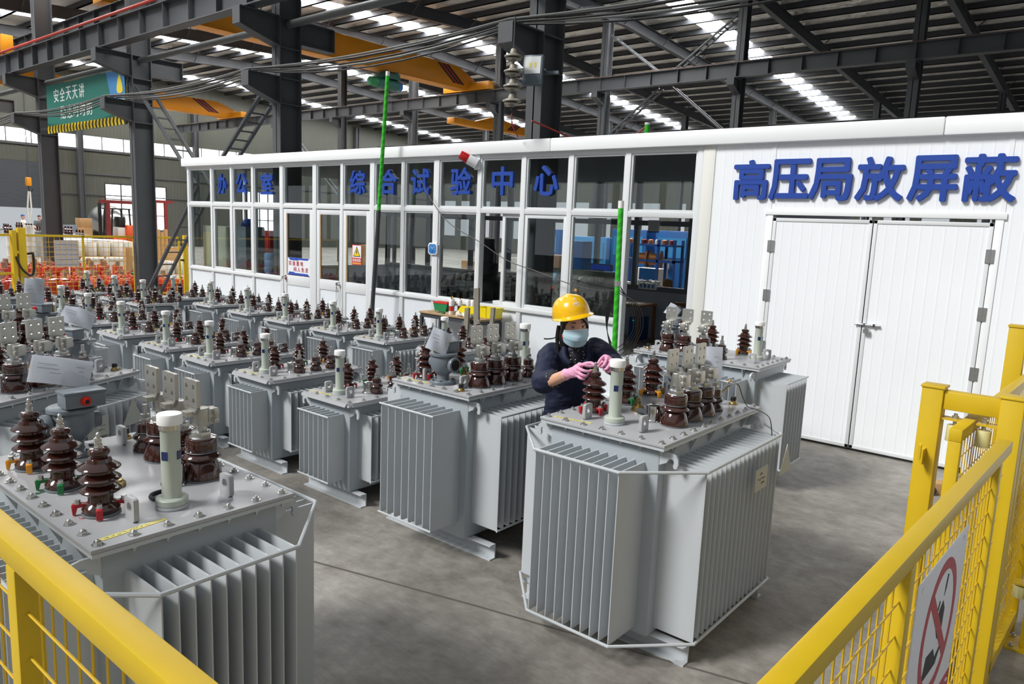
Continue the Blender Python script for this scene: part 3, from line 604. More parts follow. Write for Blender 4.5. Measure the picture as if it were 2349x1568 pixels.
# --- mask
mb = MB(); nu, nv = 26, 16; vs = []
for o_ in (0, .003):
    for j in range(nv + 1):
        v = j / nv
        for i in range(nu + 1):
            u = -1 + 2 * i / nu; th = u * (1.28 - .25 * abs(v - .45))
            z = -.006 - .118 * v - .018 * u * u * (1 - v) + .022 * u * u * v
            rx, ry = .078 + .006 * math.sin(PI * v), .096 + .022 * math.sin(PI * min(1, v * 1.05)) * math.exp(-(u / .55) ** 2) + .004 * math.sin(PI * v)
            pl = .0022 * math.sin(v * PI * 7) * (1 - abs(u)) if .2 < v < .85 else 0
            vs.append(((rx + o_) * math.sin(th), (ry + o_ + pl) * math.cos(th) - .004 - (.012 * v if v > .6 else 0), z))
m_ = (nu + 1) * (nv + 1)
fs = [(j * (nu + 1) + i, j * (nu + 1) + i + 1, (j + 1) * (nu + 1) + i + 1, (j + 1) * (nu + 1) + i) for j in range(nv) for i in range(nu)]
fs = fs + [tuple(x + m_ for x in f[::-1]) for f in fs]
for i in range(nu): fs += [(i + 1, i, i + m_, i + 1 + m_), (nv * (nu + 1) + i, nv * (nu + 1) + i + 1, nv * (nu + 1) + i + 1 + m_, nv * (nu + 1) + i + m_)]
mb.add(vs, fs); mk = hput('face_mask', mb, 'mask'); mk['label'] = 'pale blue surgical mask'
top = [vs[m_ + i] for i in range(nu + 1)]
hput('mask_band', MB().tube([(p[0], p[1] + .0005, p[2] - .004) for p in top], .0035, 6), 'maskwhite')
for s in (-1, 1): hput('ear_loop', MB().tube([(s * .070, .036, -.028), (s * .078, .012, .002), (s * .081, -.008, .012), (s * .080, -.022, -.02), (s * .072, -.004, -.05), (s * .062, .036, -.085)], .0016, 6), 'maskwhite')
# --- hair
mb = MB(); q = MB().ball((0, -.012, .006), (.083, .098, .122), 30, 20); keep = []
mb2 = MB(); mb2.v = q.v
for f in q.f:
    c = sum((Vector(q.v[i]) for i in f), Vector()) / len(f)
    if (c.y < .018 and c.z > -.085) or c.z > .062: mb2.f.append(f)
hr = MB(); hr.add(mb2.v, mb2.f)
for k in range(9): # fringe sweeping over her left brow
    t = k / 8; hr.tube(catmull([(-.01 + .012 * t, .088 - .01 * t, .085), (.020 + .022 * t, .092 - .022 * t, .060 - .01 * t), (.048 + .022 * t, .074 - .03 * t, .030 - .03 * t), (.070 + .008 * t, .048 - .03 * t, -.012 - .06 * t)], 4), .009, 7, rad=[.009 - .0003 * i for i in range(13)])
for k in range(6): # strands on her right temple
    t = k / 5; hr.tube(catmull([(-.022 - .02 * t, .086 - .014 * t, .085), (-.050 - .014 * t, .068 - .02 * t, .055), (-.071 - .004 * t, .034 - .02 * t, .01), (-.077, .012 - .02 * t, -.05 - .03 * t)], 4), .008, 7)
hr.v = [(-x, y, z) for x, y, z in hr.v]; hh = hput('hair', hr, 'hair', 60)
pt = MB()
for k in range(7):
    r = random.Random(k); a = r.uniform(-.018, .018)
    pt.tube(catmull([(-.072 + a, -.045, -.02), (-.085 + a, -.03 + a, -.09), (-.082 + a * 1.4, -.015 + a, -.15), (-.078 + a * 2, .005 + a, -.205 - .02 * r.random())], 5), .011, 7, rad=[.013 - .0006 * i for i in range(16)])
pt.tube(catmull([(-.07, -.05, -.07), (-.11, -.06, -.10), (-.15, -.065, -.105), (-.175, -.06, -.10)], 4), .004, 6)
pt.v = [(-x, y, z) for x, y, z in pt.v]; hput('ponytail', pt, 'hair', 60)
# --- helmet
def helm(u, w):
    """u angle from the front, w 0 brim .. 1 crown"""
    a = w * PI / 2; c = math.cos(a) ** .75; x, y, z = 0.115 * c * math.sin(u), .142 * c * math.cos(u), .126 * math.sin(a) ** .95
    if abs(x) < .03 and w > .25: z += .007 * math.exp(-(x / .018) ** 4) * min(1, (w - .25) * 3); 
    return Vector((x, y - .012, z))
HB = Matrix.Translation((.012, -.018, .052)) @ Matrix.Rotation(math.radians(15), 4, 'X') @ Matrix.Rotation(math.radians(8), 4, 'Y')
mb = MB(); n, m = 40, 16; vs = []
rings = []
for kind in ('out', 'in'):
    for j in range(m + 1):
        for i in range(n):
            p = helm(2 * PI * i / n, j / m * .985); vs.append(p if kind == 'out' else Vector((p.x * .965, (p.y + .012) * .965 - .012, p.z - .004)))
o2 = n * (m + 1)
fs = [(j * n + i, j * n + (i + 1) % n, (j + 1) * n + (i + 1) % n, (j + 1) * n + i) for j in range(m) for i in range(n)]
fs += [tuple(x + o2 for x in f[::-1]) for f in fs]; fs += [tuple(range(m * n, m * n + n)), tuple(range(o2 + m * n + n - 1, o2 + m * n - 1, -1))]
mb.add(vs, fs)
br = []; nb = 48
for i in range(nb):
    u = 2 * PI * i / nb; cf = max(0, math.cos(u)) ** 1.5
    for e, dz in ((-.004, .002), (.007 + .036 * cf, -.006 - .012 * cf), (.007 + .036 * cf, -.010 - .012 * cf), (-.006, -.004)):
        br.append(((.115 + e) * math.sin(u), (.142 + e) * math.cos(u) - .012, dz))
mb.add(br, [(i * 4 + k, ((i + 1) % nb) * 4 + k, ((i + 1) % nb) * 4 + (k + 1) % 4, i * 4 + (k + 1) % 4) for i in range(nb) for k in range(4)])
mb.xf(HB); hel = hput('safety_helmet', mb, 'helmet', 50); hel['label'] = 'yellow safety helmet with white emblem'
def onhelm(g, w0, u0=0., off=.0012):
    out = MB(); out.f = g.f
    for x, y, z in g.v:
        p = helm(u0 - x / .125, w0 + z / .19); nrm = Vector((p.x, p.y + .012, p.z * 1.0)).normalized(); out.v.append(tuple(p + nrm * (off - y)))
    out.xf(HB); return out
lg = MB()
for a0 in range(0, 20):
    t0, t1 = -.5 + a0 * .21, -.5 + (a0 + 1) * .21
    lg.add([(.013 * math.cos(t), 0, .012 * math.sin(t)) for t in (t0, t1)] + [(.0085 * math.cos(t), 0, .0085 * math.sin(t)) for t in (t1, t0)], [(0, 1, 2, 3)])
lg.add([(-.006, 0, -.003), (.006, 0, 0), (.007, 0, .006), (-.003, 0, .005)], [(0, 1, 2, 3)]); lg.add([(-.004, 0, -.015), (-.001, 0, -.013), (-.003, 0, -.010), (-.005, 0, -.012)], [(0, 1, 2, 3)]); lg.add([(.004, 0, -.014), (.008, 0, -.012), (.006, 0, -.009), (.003, 0, -.011)], [(0, 1, 2, 3)])
U0 = -.12
hput('helmet_emblem', onhelm(lg, .50, U0), 'white', 0)
tx_ = text_mb('昌润电气', .046, .0135, .001, .01); tx_.v = [(x - .023, y, z) for x, y, z in tx_.v]
hput('helmet_lettering', onhelm(tx_, .315, U0), 'white', 0)
hput('helmet_underline', onhelm(MB().box(-.020, .023, -.0005, 0, 0, .0022), .285, U0), 'white', 0)
hput('chin_strap', MB().tube([(.079, .022, .045), (.081, .018, 0), (.074, .020, -.05), (.062, .03, -.09), (.03, .05, -.128), (-.02, .05, -.130)], .0034, 6), 'conduit')
hput('strap_toggle', MB().box(.070, .083, .012, .032, -.075, -.055), 'redplug')
# --- coverall
j = MB()
loft(j, [(c, F_, R_s, a + .020, s_ + .022) for c, a, s_ in tors[:-1]] + [((-2.588, 3.768, 1.395), F_, R_s, .068, .085)])
sr = [RS + Vector((.02, .03, .015)), RS, RS.lerp(RE, .55) + Vector((0, 0, .0)), RE, RE.lerp(RW, .30)]
limb(j, sr, [.07, .074, .070, .068, .060])
sl = [LS + Vector((-.03, 0, .01)), LS, LS.lerp(LE, .55) + Vector((0, 0, .01)), LE, LE.lerp(LW, .72)]
limb(j, sl, [.072, .074, .070, .066, .052])
jk = pput('jacket', remesh(j, .0075, 'navy', 'jacket', 6, .0085, 13)); jk['label'] = 'dark navy work jacket'
c = MB()
NB = Vector((-2.583, 3.755, 1.392))
for k in (-1, 1):
    c.tube(catmull([NB - F_ * .058 + U_ * .028, NB + R_s * .060 * k - F_ * .02 + U_ * .024, NB + R_s * .070 * k + F_ * .025 + U_ * .004, NB + R_s * .075 * k + F_ * .075 - U_ * .06, NB + R_s * .045 * k + F_ * .10 - U_ * .095], 5), .02, 10, rad=[.022 - .0002 * i for i in range(21)])
pput('collar', remesh(c, .006, 'navy', 'collar', 5, .002, 20))
sh = MB(); loft(sh, [(NB + F_ * .035 - U_ * .13, F_, R_s, .045, .045), (NB + F_ * .03 - U_ * .05, F_, R_s, .05, .052), (NB + F_ * .012, F_, R_s, .050, .056), (NB + U_ * .022, F_, R_s, .052, .056)])
shirt = pput('shirt', remesh(sh, .006, 'floral', 'shirt', 3, .002, 30)); shirt['label'] = 'dark floral shirt showing at the neck'
fl = MB(); rr = random.Random(5)
for k in range(26):
    p = NB + F_ * (.085 - .001 * k) + R_s * rr.uniform(-.045, .045) - U_ * rr.uniform(-.01, .10); fl.ball(p, .0022 + .002 * rr.random(), 6, 4)
cuffc = RE.lerp(RW, .36)
for k in range(18):
    d = (RW - RE).normalized(); a_ = d.cross(U_).normalized(); b_ = a_.cross(d); t = rr.uniform(0, 2 * PI); fl.ball(cuffc + d * rr.uniform(-.02, .025) + (a_ * math.cos(t) + b_ * math.sin(t)) * .052, .0026, 6, 4)
pput('shirt_flowers', fl.mesh('shirt_flowers', 'petal'), shirt)
cf = MB(); limb(cf, [RE.lerp(RW, .22), RE.lerp(RW, .33), RE.lerp(RW, .42)], [.056, .056, .049]); pput('shirt_cuff', remesh(cf, .005, 'floral', 'shirt_cuff', 2, .003, 40))
pput('placket', MB().tube(catmull([NB + F_ * .105 - U_ * .10, Vector((-2.64, 3.835, 1.2)) + F_ * .128, Vector((-2.675, 3.87, 1.08)) + F_ * .124, Vector((-2.70, 3.905, .95)) + F_ * .124]), .004, 6).mesh('placket', 'navy'))
bd = NB + F_ * .105 - R_s * .085 - U_ * .10
pput('badge', MB().ball(bd, (.010, .010, .011), 12, 8).mesh('badge', 'redsign')); pput('badge_star', MB().ball(bd + F_ * .008, .005, 8, 6).mesh('badge_star', 'white')); pput('name_tag', MB().bar(bd - U_ * .03 - R_s * .012 + F_ * .004, bd - U_ * .03 + R_s * .010 + F_ * .004, .006, .010).mesh('name_tag', 'signyellow'))
tr = MB(); loft(tr, [((-2.712, 3.925, .86), F_, R_s, .118, .165), ((-2.715, 3.93, .74), F_, R_s, .11, .165)])
for y in (.085, -.085):
    h = Vector((-2.715, 3.93, .80)) + R_s * y; k = Vector((-2.70, 3.93, .46)) + R_s * y * .95; a = Vector((-2.715, 3.95, .11)) + R_s * y
    limb(tr, [h, k, a], [.092, .074, .068])
pput('trousers', remesh(tr, .008, 'navy', 'trousers', 5, .004, 10))
for y in (.085, -.085):
    a = Vector((-2.715, 3.95, 0)) + R_s * y; s_ = MB(); limb(s_, [a - F_ * .05 + U_ * .042, a + F_ * .05 + U_ * .04, a + F_ * .15 + U_ * .034], [.042, .042, .034]); s_.bar(a - F_ * .09 + U_ * .010, a + F_ * .18 + U_ * .010, .075, .02)
    pput('shoe', remesh(s_, .006, 'black', 'shoe', 3))
# --- gloved hands, five fingers each
def hand(name, wrist, fore, palm, kn, fingers, thumb, rp):
    mb = MB(); limb(mb, [wrist - fore * .035, wrist, wrist + (palm - wrist) * .55], [.031, .029, .031])
    for k_, r in kn: limb(mb, [wrist + (palm - wrist) * .25, palm.lerp(k_, .55), k_], [.023, rp, r], 4, 12)
    for f_ in fingers: limb(mb, f_, [.0098, .0092, .0086, .0074][:len(f_)], 4, 10)
    limb(mb, thumb, [.014, .011, .0095, .008][:len(thumb)], 4, 10)
    mb.tube([wrist - fore * .035 + v for v in [fore.cross(U_).normalized() * .031 * math.cos(t) + fore.cross(U_).cross(fore).normalized() * .031 * math.sin(t) for t in [2 * PI * k / 16 for k in range(16)]]], .004, 6, True)
    o = pput(name, remesh(mb, .0032, 'pink', name, 3, .0012, 40)); o['label'] = 'pink knitted work glove'; return o
ST = Vector((-2.170, 3.376, 1.372))             # the bolt being tightened
V = Vector
fr = (RW - RE).normalized(); p0 = RW + V((.055, -.010, .022))
kn = [V((-2.252, 3.335, 1.372)), V((-2.250, 3.325, 1.352)), V((-2.254, 3.326, 1.331)), V((-2.262, 3.332, 1.312))]
hand('glove', RW, fr, p0, [(k, .0135) for k in kn],
     [[kn[0], V((-2.222, 3.326, 1.378)), V((-2.200, 3.345, 1.372)), ST + V((-.016, -.008, -.002))],
      [kn[1], V((-2.214, 3.318, 1.348)), V((-2.194, 3.340, 1.342)), V((-2.190, 3.362, 1.346))],
      [kn[2], V((-2.220, 3.318, 1.323)), V((-2.204, 3.338, 1.316)), V((-2.206, 3.358, 1.322))],
      [kn[3], V((-2.234, 3.324, 1.302)), V((-2.220, 3.342, 1.297)), V((-2.224, 3.356, 1.304))]],
     [RW + V((.030, .018, .026)), V((-2.262, 3.388, 1.366)), V((-2.222, 3.396, 1.380)), ST + V((-.018, .012, .004))], .024)
fl_ = (LW - LE).normalized(); p1 = V((-2.178, 3.500, 1.392))
kn = [V((-2.172, 3.452, 1.408)), V((-2.150, 3.448, 1.404)), V((-2.132, 3.452, 1.390)), V((-2.122, 3.462, 1.372))]
hand('glove', LW, fl_, p1, [(k, .0140) for k in kn],
     [[kn[0], V((-2.166, 3.424, 1.412)), V((-2.164, 3.400, 1.400)), ST + V((.004, .012, .014))],
      [kn[1], V((-2.138, 3.422, 1.398)), V((-2.140, 3.406, 1.378)), V((-2.156, 3.404, 1.366))],
      [kn[2], V((-2.118, 3.430, 1.382)), V((-2.124, 3.412, 1.360)), V((-2.144, 3.416, 1.352))],
      [kn[3], V((-2.112, 3.444, 1.362)), V((-2.118, 3.428, 1.343)), V((-2.138, 3.430, 1.340))]],
     [LW + V((.004, -.040, -.004)), V((-2.186, 3.456, 1.376)), V((-2.178, 3.424, 1.372)), ST + V((-.002, .020, -.006))], .026)
# ================================================================== transformers
MC = {}
def cached(key, fn):
    if key not in MC: MC[key] = fn()
    return MC[key]
def hexp(r, n=6, a=0.): return [(r * math.cos(2 * PI * k / n + a), r * math.sin(2 * PI * k / n + a)) for k in range(n)]
def m_bolt():
    return MB().lathe([(.0175, 0), (.0175, .003)], n=14).prism(hexp(.0125), 'z', .003, .012).lathe([(.006, .012), (.006, .016), (.004, .018)], n=8).mesh('lid_bolt', 'zinc')
def m_nut(): return MB().prism(hexp(.010), 'z', -.012, 0).cyl((0, 0, -.012), (0, 0, -.024), .005, n=8).mesh('flange_nut', 'zinc')
def m_hv(k):
    p = [(.062, .010), (.070, .014), (.072, .028), (.062, .044), (.050, .054), (.048, .068), (.049, .098)]
    for i, r in enumerate((.080, .080, .080)):
        z = .100 + i * .047; p += [(.048, z), (.062, z + .001), (r - .004, z - .002), (r, z + .003), (r - .003, z + .008), (.064, z + .017), (.053, z + .023), (.048, z + .027)]
    p += [(.044, .236), (.030, .243), (.030, .246), (.037, .250), (.041, .259), (.040, .270), (.033, .277), (.016, .279)]
    return MB().lathe(p, n=24).mesh('hv_bushing', 'porcelain')
def m_hvgasket(): return MB().lathe([(.070, 0), (.074, .003), (.072, .011)], n=24).mesh('gasket_ring', 'gasket')
def m_hvstud():
    return MB().cyl((0, 0, .277), (0, 0, .283), .017).prism(hexp(.016), 'z', .283, .296).prism(hexp(.0135, a=.3), 'z', .297, .308).prism(hexp(.0135, a=.1), 'z', .309, .318).cyl((0, 0, .318), (0, 0, .336), .0085, n=10).lathe([(.0085, .336), (.005, .341)], n=10).mesh('terminal_stud', 'zinc')
def m_clamp(m):
    mb = MB().prism([(.050, .050), (.098, .052), (.106, .046), (.102, .004), (.092, .004), (.084, .034), (.068, .036), (.060, .040), (.050, .042)], 'y', -.012, .012)
    return mb.mesh('bushing_clamp', m, .002)
def m_clampbolt(): return MB().cyl((.084, 0, .050), (.084, 0, .056), .014, n=12).prism([(.084 + x, y) for x, y in hexp(.011)], 'z', .056, .067).mesh('clamp_bolt', 'zinc')
def m_lv(r=1.):
    p = [(.072, .006), (.076, .010), (.074, .022), (.058, .066), (.050, .076), (.066, .082), (.074, .088), (.072, .094), (.056, .106), (.050, .110)]
    return MB().lathe([(a * r, b) for a, b in p], n=24).mesh('lv_bushing', 'porcelain')
def m_lvtop(): return MB().lathe([(.050, .110), (.058, .112), (.060, .118), (.060, .160), (.056, .166), (.030, .168)], n=24).mesh('upper_porcelain', 'porcelain')
def m_lvgasket(): return MB().lathe([(.072, 0), (.075, .002), (.074, .007)], n=24).lathe([(.058, .1085), (.061, .111), (.058, .1135)], n=24).mesh('gasket_ring', 'gasket')
def m_lvnut(): return MB().prism(hexp(.040), 'z', .167, .190).lathe([(.046, .165), (.046, .168)], n=18).cyl((0, 0, .19), (0, 0, .215), .022).mesh('hex_nut', 'zinc', .002)
def m_lvblock():
    mb = MB().lathe([(.032, .212), (.033, .214), (.033, .278), (.030, .282)], n=20)
    mb.box(.010, .062, -.026, .026, .216, .276)
    for z in (.231, .262):
        mb.prism([(.045 + x, z + y) for x, y in hexp(.012)], 'y', -.040, -.026).cyl((.045, -.029, z), (.045, -.026, z), .015, n=12).prism([(.045 + x, z + y) for x, y in hexp(.012)], 'y', .026, .038)
    return mb.mesh('clamp_block', 'alu', .002)
def m_lvplate():
    mb = MB(); w = .052; z0, z1 = .292, .400
    q = [(-w, z0 + .012), (-w + .010, z0), (-.02, z0 - .026), (.02, z0 - .026), (w - .010, z0), (w, z0 + .012), (w, z1 - .004), (w - .004, z1), (-w + .004, z1), (-w, z1 - .004)]
    # four quarter plates, each with its bolt hole
    zc = (z0 + z1) / 2
    for sx in (-1, 1):
        for sz in (-1, 1):
            a, b = sorted((0, sx * w)); c, d = sorted((zc, zc + sz * (z1 - z0) / 2)); hc = (sx * .026, zc + sz * .026)
            pts = [(a, c), ((a + b) / 2, c), (b, c), (b, (c + d) / 2), (b, d), ((a + b) / 2, d), (a, d), (a, (c + d) / 2)]
            ang = sorted([(hc[0] + .05 * math.cos(t), hc[1] + .05 * math.sin(t)) for t in [0]])
            rect = []
            for k in range(16):
                t = 2 * PI * k / 16 + PI / 4; cx, sy = math.cos(t), math.sin(t); s_ = min(((b if cx > 0 else a) - hc[0]) / cx if abs(cx) > 1e-6 else 9, ((d if sy > 0 else c) - hc[1]) / sy if abs(sy) > 1e-6 else 9); rect.append((hc[0] + cx * s_, hc[1] + sy * s_))
            mb.holed(rect, hc, .009, 'x', -.007, .007)
    mb.prism([(-w, z0 + .001), (-w + .010, z0 - .010), (-.02, z0 - .034), (.02, z0 - .034), (w - .010, z0 - .010), (w, z0 + .001)], 'x', -.007, .007)
    mb.box(-.034, .005, -.022, .022, .258, .276)
    return mb.mesh('flag_plate', 'alu')
def m_small(h=1.):
    p = [(.046, .005), (.050, .010), (.048, .024), (.036, .038), (.034, .046), (.046, .054), (.050, .060), (.046, .068), (.034, .078), (.034, .116), (.030, .120), (.012, .121)]
    return MB().lathe([(a * h, b * h) for a, b in p], n=20).mesh('lv_bushing', 'porcelain')
def m_smallring(h=1.): return MB().lathe([(.047 * h, 0), (.050 * h, .006 * h)], n=20).lathe([(.034 * h, .078 * h), (.037 * h, .080 * h), (.034 * h, .083 * h)], n=16).mesh('gasket_ring', 'gasket')
def m_smallstud(h=1.):
    return MB().prism(hexp(.022 * h), 'z', .120 * h, .130 * h).prism(hexp(.018 * h, a=.4), 'z', .131 * h, .143 * h).prism(hexp(.018 * h), 'z', .146 * h, .156 * h).cyl((0, 0, .156 * h), (0, 0, .196 * h), .0095 * h, n=10).mesh('terminal_stud', 'zinc')
def m_lug():
    w, h = .035, .085
    pts = [(-w, 0), (w, 0), (w, h * .72), (w * .92, h * .84), (w * .66, h * .95), (w * .3, h), (-w * .3, h), (-w * .66, h * .95), (-w * .92, h * .84), (-w, h * .72)]
    pts = [(w * max(-1, min(1, 1.35 * math.cos(t))), h * .52 + h * .48 * max(-1.083, min(1, 1.25 * math.sin(t)))) for t in [2 * PI * (k + .5) / 20 for k in range(20)]]
    return MB().holed(pts, (0, h * .58), .017, 'x', -.009, .009).mesh('lifting_lug', 'lidpaint', .001)
def m_hook():
    o = [(0, 0), (.06, 0), (.084, -.006), (.098, -.024), (.100, -.05), (.094, -.07), (.080, -.072), (.074, -.060), (.078, -.044), (.074, -.030), (.06, -.026), (.048, -.032), (.04, -.05), (0, -.07)]
    return MB().prism(o, 'y', -.006, .006).mesh('tow_hook', 'paint')
def skid(L):
    mb = MB(); h, w = .10, .055
    mb.box(-L / 2, L / 2, w / 2 - .008, w / 2, 0, h).box(-L / 2, L / 2, -w / 2, w / 2, 0, .008)
    mb.box(-L / 2, L / 2, -w / 2, w / 2, h - .008, h)
    for s in (-1, 1): mb.lathe([(.012, .0085), (.012, .0095)], (s * (L / 2 - .05), -.004, 0), 12)
    return mb
def fins(n, width, depth, z0, z1, th=.016):
    """corrugated panel: n hollow fins along X, standing out to -Y"""
    mb = MB()
    for k in range(n):
        x = -width / 2 + width * k / (n - 1); e = .004; zz = .035; h = th / 2
        prof = [(h * 1.3, 0), (h, .02), (h, depth - .02), (e * .6, depth)]
        vs = []; lv = [(z0, e / h), (z0 + zz, 1), (z1 - zz, 1), (z1, e / h)]
        for z, s_ in lv:
            loop = [(x + a * s_, -b, z) for a, b in prof] + [(x - a * s_, -b, z) for a, b in prof[::-1]]; vs += loop
        m = 8; fs = [tuple(range(m - 1, -1, -1)), tuple(range(3 * m, 4 * m))]
        for i in range(3): fs += [(i * m + j, i * m + (j + 1) % m, (i + 1) * m + (j + 1) % m, (i + 1) * m + j) for j in range(m)]
        mb.add(vs, fs)
    return mb
def edge_rods(width, depth, z):
    return MB().tube([(-width / 2 - .012, -depth - .004, z), (width / 2 + .012, -depth - .004, z)], .007, 8)
def transformer(kind, x, y, rz, W, L, zl, lab, flip=False, ring=False, relay=True, zb=.10, grp=None, docs=False, detail=True, far=False):
    """long side along local Y; oil gauge at the -Y end (or +Y when flipped); HV row at -X"""
    root = empty('transformer', (x, y, 0), rz, lab, 'transformer', grp)
    big = kind == 'L'; f = -1 if flip else 1
    in_ = .045; tx, ty = W / 2 - in_, L / 2 - in_
    zt = zl - .014
    K = (kind, round(W, 3), round(L, 3), round(zl, 3), ring)
    def tank():
        mb = MB().box(-tx, tx, -ty, ty, zb, zt - .03)
        return mb.mesh('tank', 'tankpaint', .012)
    put('tank', cached(K + ('tank',), tank), root)
    def rim():
        mb = MB().box(-W / 2 + .004, W / 2 - .004, -L / 2 + .004, L / 2 - .004, zt - .016, zt - .002)
        for s in (-1, 1):
            for k in range(5):
                if big: mb.prism([(s * tx, zt - .016), (s * (W / 2 - .006), zt - .016), (s * tx, zt - .095)], 'y', -ty + (k + .5) * 2 * ty / 5 - .004, -ty + (k + .5) * 2 * ty / 5 + .004)
        return mb.mesh('tank_flange', 'paint')
    put('tank_flange', cached(K + ('rim',), rim), root)
    def lid():
        if big: return MB().box(-W / 2, W / 2, -L / 2, L / 2, zt, zl).mesh('lid', 'lidpaint', .002)
        w, l, c, d = W / 2, L / 2, .03, .028
        pts = [(-w + c, -l), (w - c, -l), (w, -l + c), (w, l - c), (w - c, l), (-w + c, l), (-w, l - c), (-w, -l + c)]
        mb = MB().prism(pts, 'z', zt, zl)
        for a, b in ((0, 1), (2, 3), (4, 5), (6, 7)):
            p, q = pts[a], pts[b]; nx, ny = {0: (0, -1), 2: (1, 0), 4: (0, 1), 6: (-1, 0)}[a]
            mb.add([(p[0], p[1], zl - .002), (q[0], q[1], zl - .002), (q[0] + nx * .014, q[1] + ny * .014, zl - d), (p[0] + nx * .014, p[1] + ny * .014, zl - d),
                    (p[0], p[1], zt - .004), (q[0], q[1], zt - .004), (q[0] + nx * .008, q[1] + ny * .008, zl - d), (p[0] + nx * .008, p[1] + ny * .008, zl - d)],
                   [(0, 1, 2, 3), (7, 6, 5, 4), (0, 4, 5, 1), (2, 6, 7, 3), (1, 5, 6, 2), (0, 3, 7, 4)])
        return mb.mesh('lid', 'lidpaint')
    put('lid', cached(K + ('lid',), lid), root)
    # radiators
    zr0, zr1 = (zb + .10, zl - .115) if big else (zb + .085, zl - .10)
    if big: nf, ns, wf, ws, df, ds = 8, 17, W * .66, L * .80, .235, .215
    else: nf, ns, wf, ws, df, ds = 7, 12, W * .60, L * .70, .14, .13
    if ring: nf, ns, zr0 = 10, 18, zb + .03
    def fpan(n, w, d): return lambda: fins(n, w, d, zr0, zr1).mesh('radiator_fins', 'paint')
    def rods(w, d, z): return lambda: edge_rods(w, d, z).mesh('fin_edge_rod', 'paint')
    for a, n, w, d, off in ((0, nf, wf, df, ty), (PI, nf, wf, df, ty), (PI / 2, ns, ws, ds, tx), (-PI / 2, ns, ws, ds, tx)):
        o = put('radiator_fins', cached(K + ('f', n), fpan(n, w, d)), root, (off * math.sin(a), -off * math.cos(a), 0), a)
        if not ring:
            for z in (zr0 + .004, zr1 - .004): put('fin_edge_rod', cached(K + ('r', n, z), rods(w, d, z)), o)
    if ring:
        def rg(z):
            a, b, c, d = wf / 2 + .006, ty + df + .006, tx + ds + .006, ws / 2 + .006
            return lambda: MB().tube([(-a, -b, z), (a, -b, z), (c, -d, z), (c, d, z), (a, b, z), (-a, b, z), (-c, d, z), (-c, -d, z)], .0085, 8, True).mesh('brace_ring', 'paint')
        for z in (zr1 + .002, zr0 - .002): put('brace_ring', cached(K + ('ring', z), rg(z)), root)
    sl_ = W + .28 if big else W + .12
    for s in (-1, 1): put('skid_channel', cached(K + ('skid',), lambda: skid(sl_).mesh('skid_channel', 'paint')), root, (0, s * L * .40, 0), 0 if s < 0 else PI)
    for sx in (-1, 1):
        for sy in (-1, 1): put('tow_hook', cached('hook', m_hook), root, (sx * (tx - .004), sy * (ty - .012), zt - .03), 0 if sx > 0 else PI)
    # bolts round the lid
    step = .118 if big else .125
    def line(a, b):
        n = max(2, round((b - a) / step)); return [a + (b - a) * k / n for k in range(n + 1)]
    e = .032; bx = line(-W / 2 + e, W / 2 - e); by = line(-L / 2 + e, L / 2 - e)
    spots = [(q, s * (L / 2 - e)) for q in bx for s in (-1, 1)] + [(s * (W / 2 - e), q) for q in by[1:-1] for s in (-1, 1)]
    if detail:
        for p in spots: put('lid_bolt', cached('bolt', m_bolt), root, (p[0], p[1], zl))
    if detail and big:
        for p in spots:
            if p[0] > W / 2 - .1 or p[1] < -L / 2 + .1 or p[0] < -W / 2 + .1: put('flange_nut', cached('nut', m_nut), root, (p[0], p[1], zt - .016))
    # lugs
    lx = .17 if big else .13
    for sx in (-1, 1):
        for sy in (-1, 1): put('lifting_lug', cached('lug', m_lug), root, (sx * lx, sy * (L / 2 - (.15 if big else .14)), zl - .001))
    # HV bushings
    hx = -W / 2 + (.145 if big else .15)
    hy = (-.30, .02, .345) if big else (-.15, .10, .36)
    if big and not flip: hy = (-.305, .03, .345)
    if big and flip: hy = (.42, .105, -.21)
    hs = .83 if big else .72
    for k, yy in enumerate(hy):
        b = put('hv_bushing', cached('hv', lambda: m_hv(0)), root, (hx, f * yy, zl), 0, (hs,) * 3)
        put('gasket_ring', cached('hvg', m_hvgasket), b); put('terminal_stud', cached('hvs', m_hvstud), b)
        c = ('clampred', 'clampgreen', 'clampyellow')[k if not (flip and big) else k]
        for q in range(4):
            a = PI / 4 + q * PI / 2 + (.35 if big else .2)
            cl = put('bushing_clamp', cached(c, lambda: m_clamp(c)), b, None, a); cl.location = (0, 0, 0)
            if not far: tag(put('clamp_bolt', cached('cb', m_clampbolt), b, None, a))
    # LV bushings
    vx = W / 2 - (.155 if big else .145)
    vy = (-.20, -.03, .125, .28) if big else (-.10, .07, .23, .37)
    if big and flip: vy = (.33, .17, -.01, -.185)
    for k, yy in enumerate(vy):
        if big and k < 3:
            b = put('lv_bushing', cached('lv', m_lv), root, (vx, f * yy, zl))
            put('gasket_ring', cached('lvg', m_lvgasket), b); put('upper_porcelain', cached('lvt', m_lvtop), b); put('hex_nut', cached('lvn', m_lvnut), b)
            fr = PI if flip else 0
            put('clamp_block', cached('lvb', m_lvblock), b); put('flag_plate', cached('lvp', m_lvplate), b, (-.034, 0, 0))
        else:
            h = (1.05 if big else (1.0 if k < 3 else .72)); key = 'sm%.2f' % h
            b = put('lv_bushing', cached(key, lambda: m_small(h)), root, (vx, f * yy, zl))
            put('gasket_ring', cached(key + 'r', lambda: m_smallring(h)), b); put('terminal_stud', cached(key + 's', lambda: m_smallstud(h)), b)
    # oil gauge tube
    gy = -L / 2 + (.18 if big else .16); gx = -.02
    g = put('oil_gauge', cached('gauge', lambda: MB().lathe([(.050, .012), (.054, .016), (.054, .034), (.050, .038), (.034, .040), (.033, .044), (.033, .285), (.036, .290)], n=22).mesh('oil_gauge', 'tube')), root, (gx, f * gy, zl))
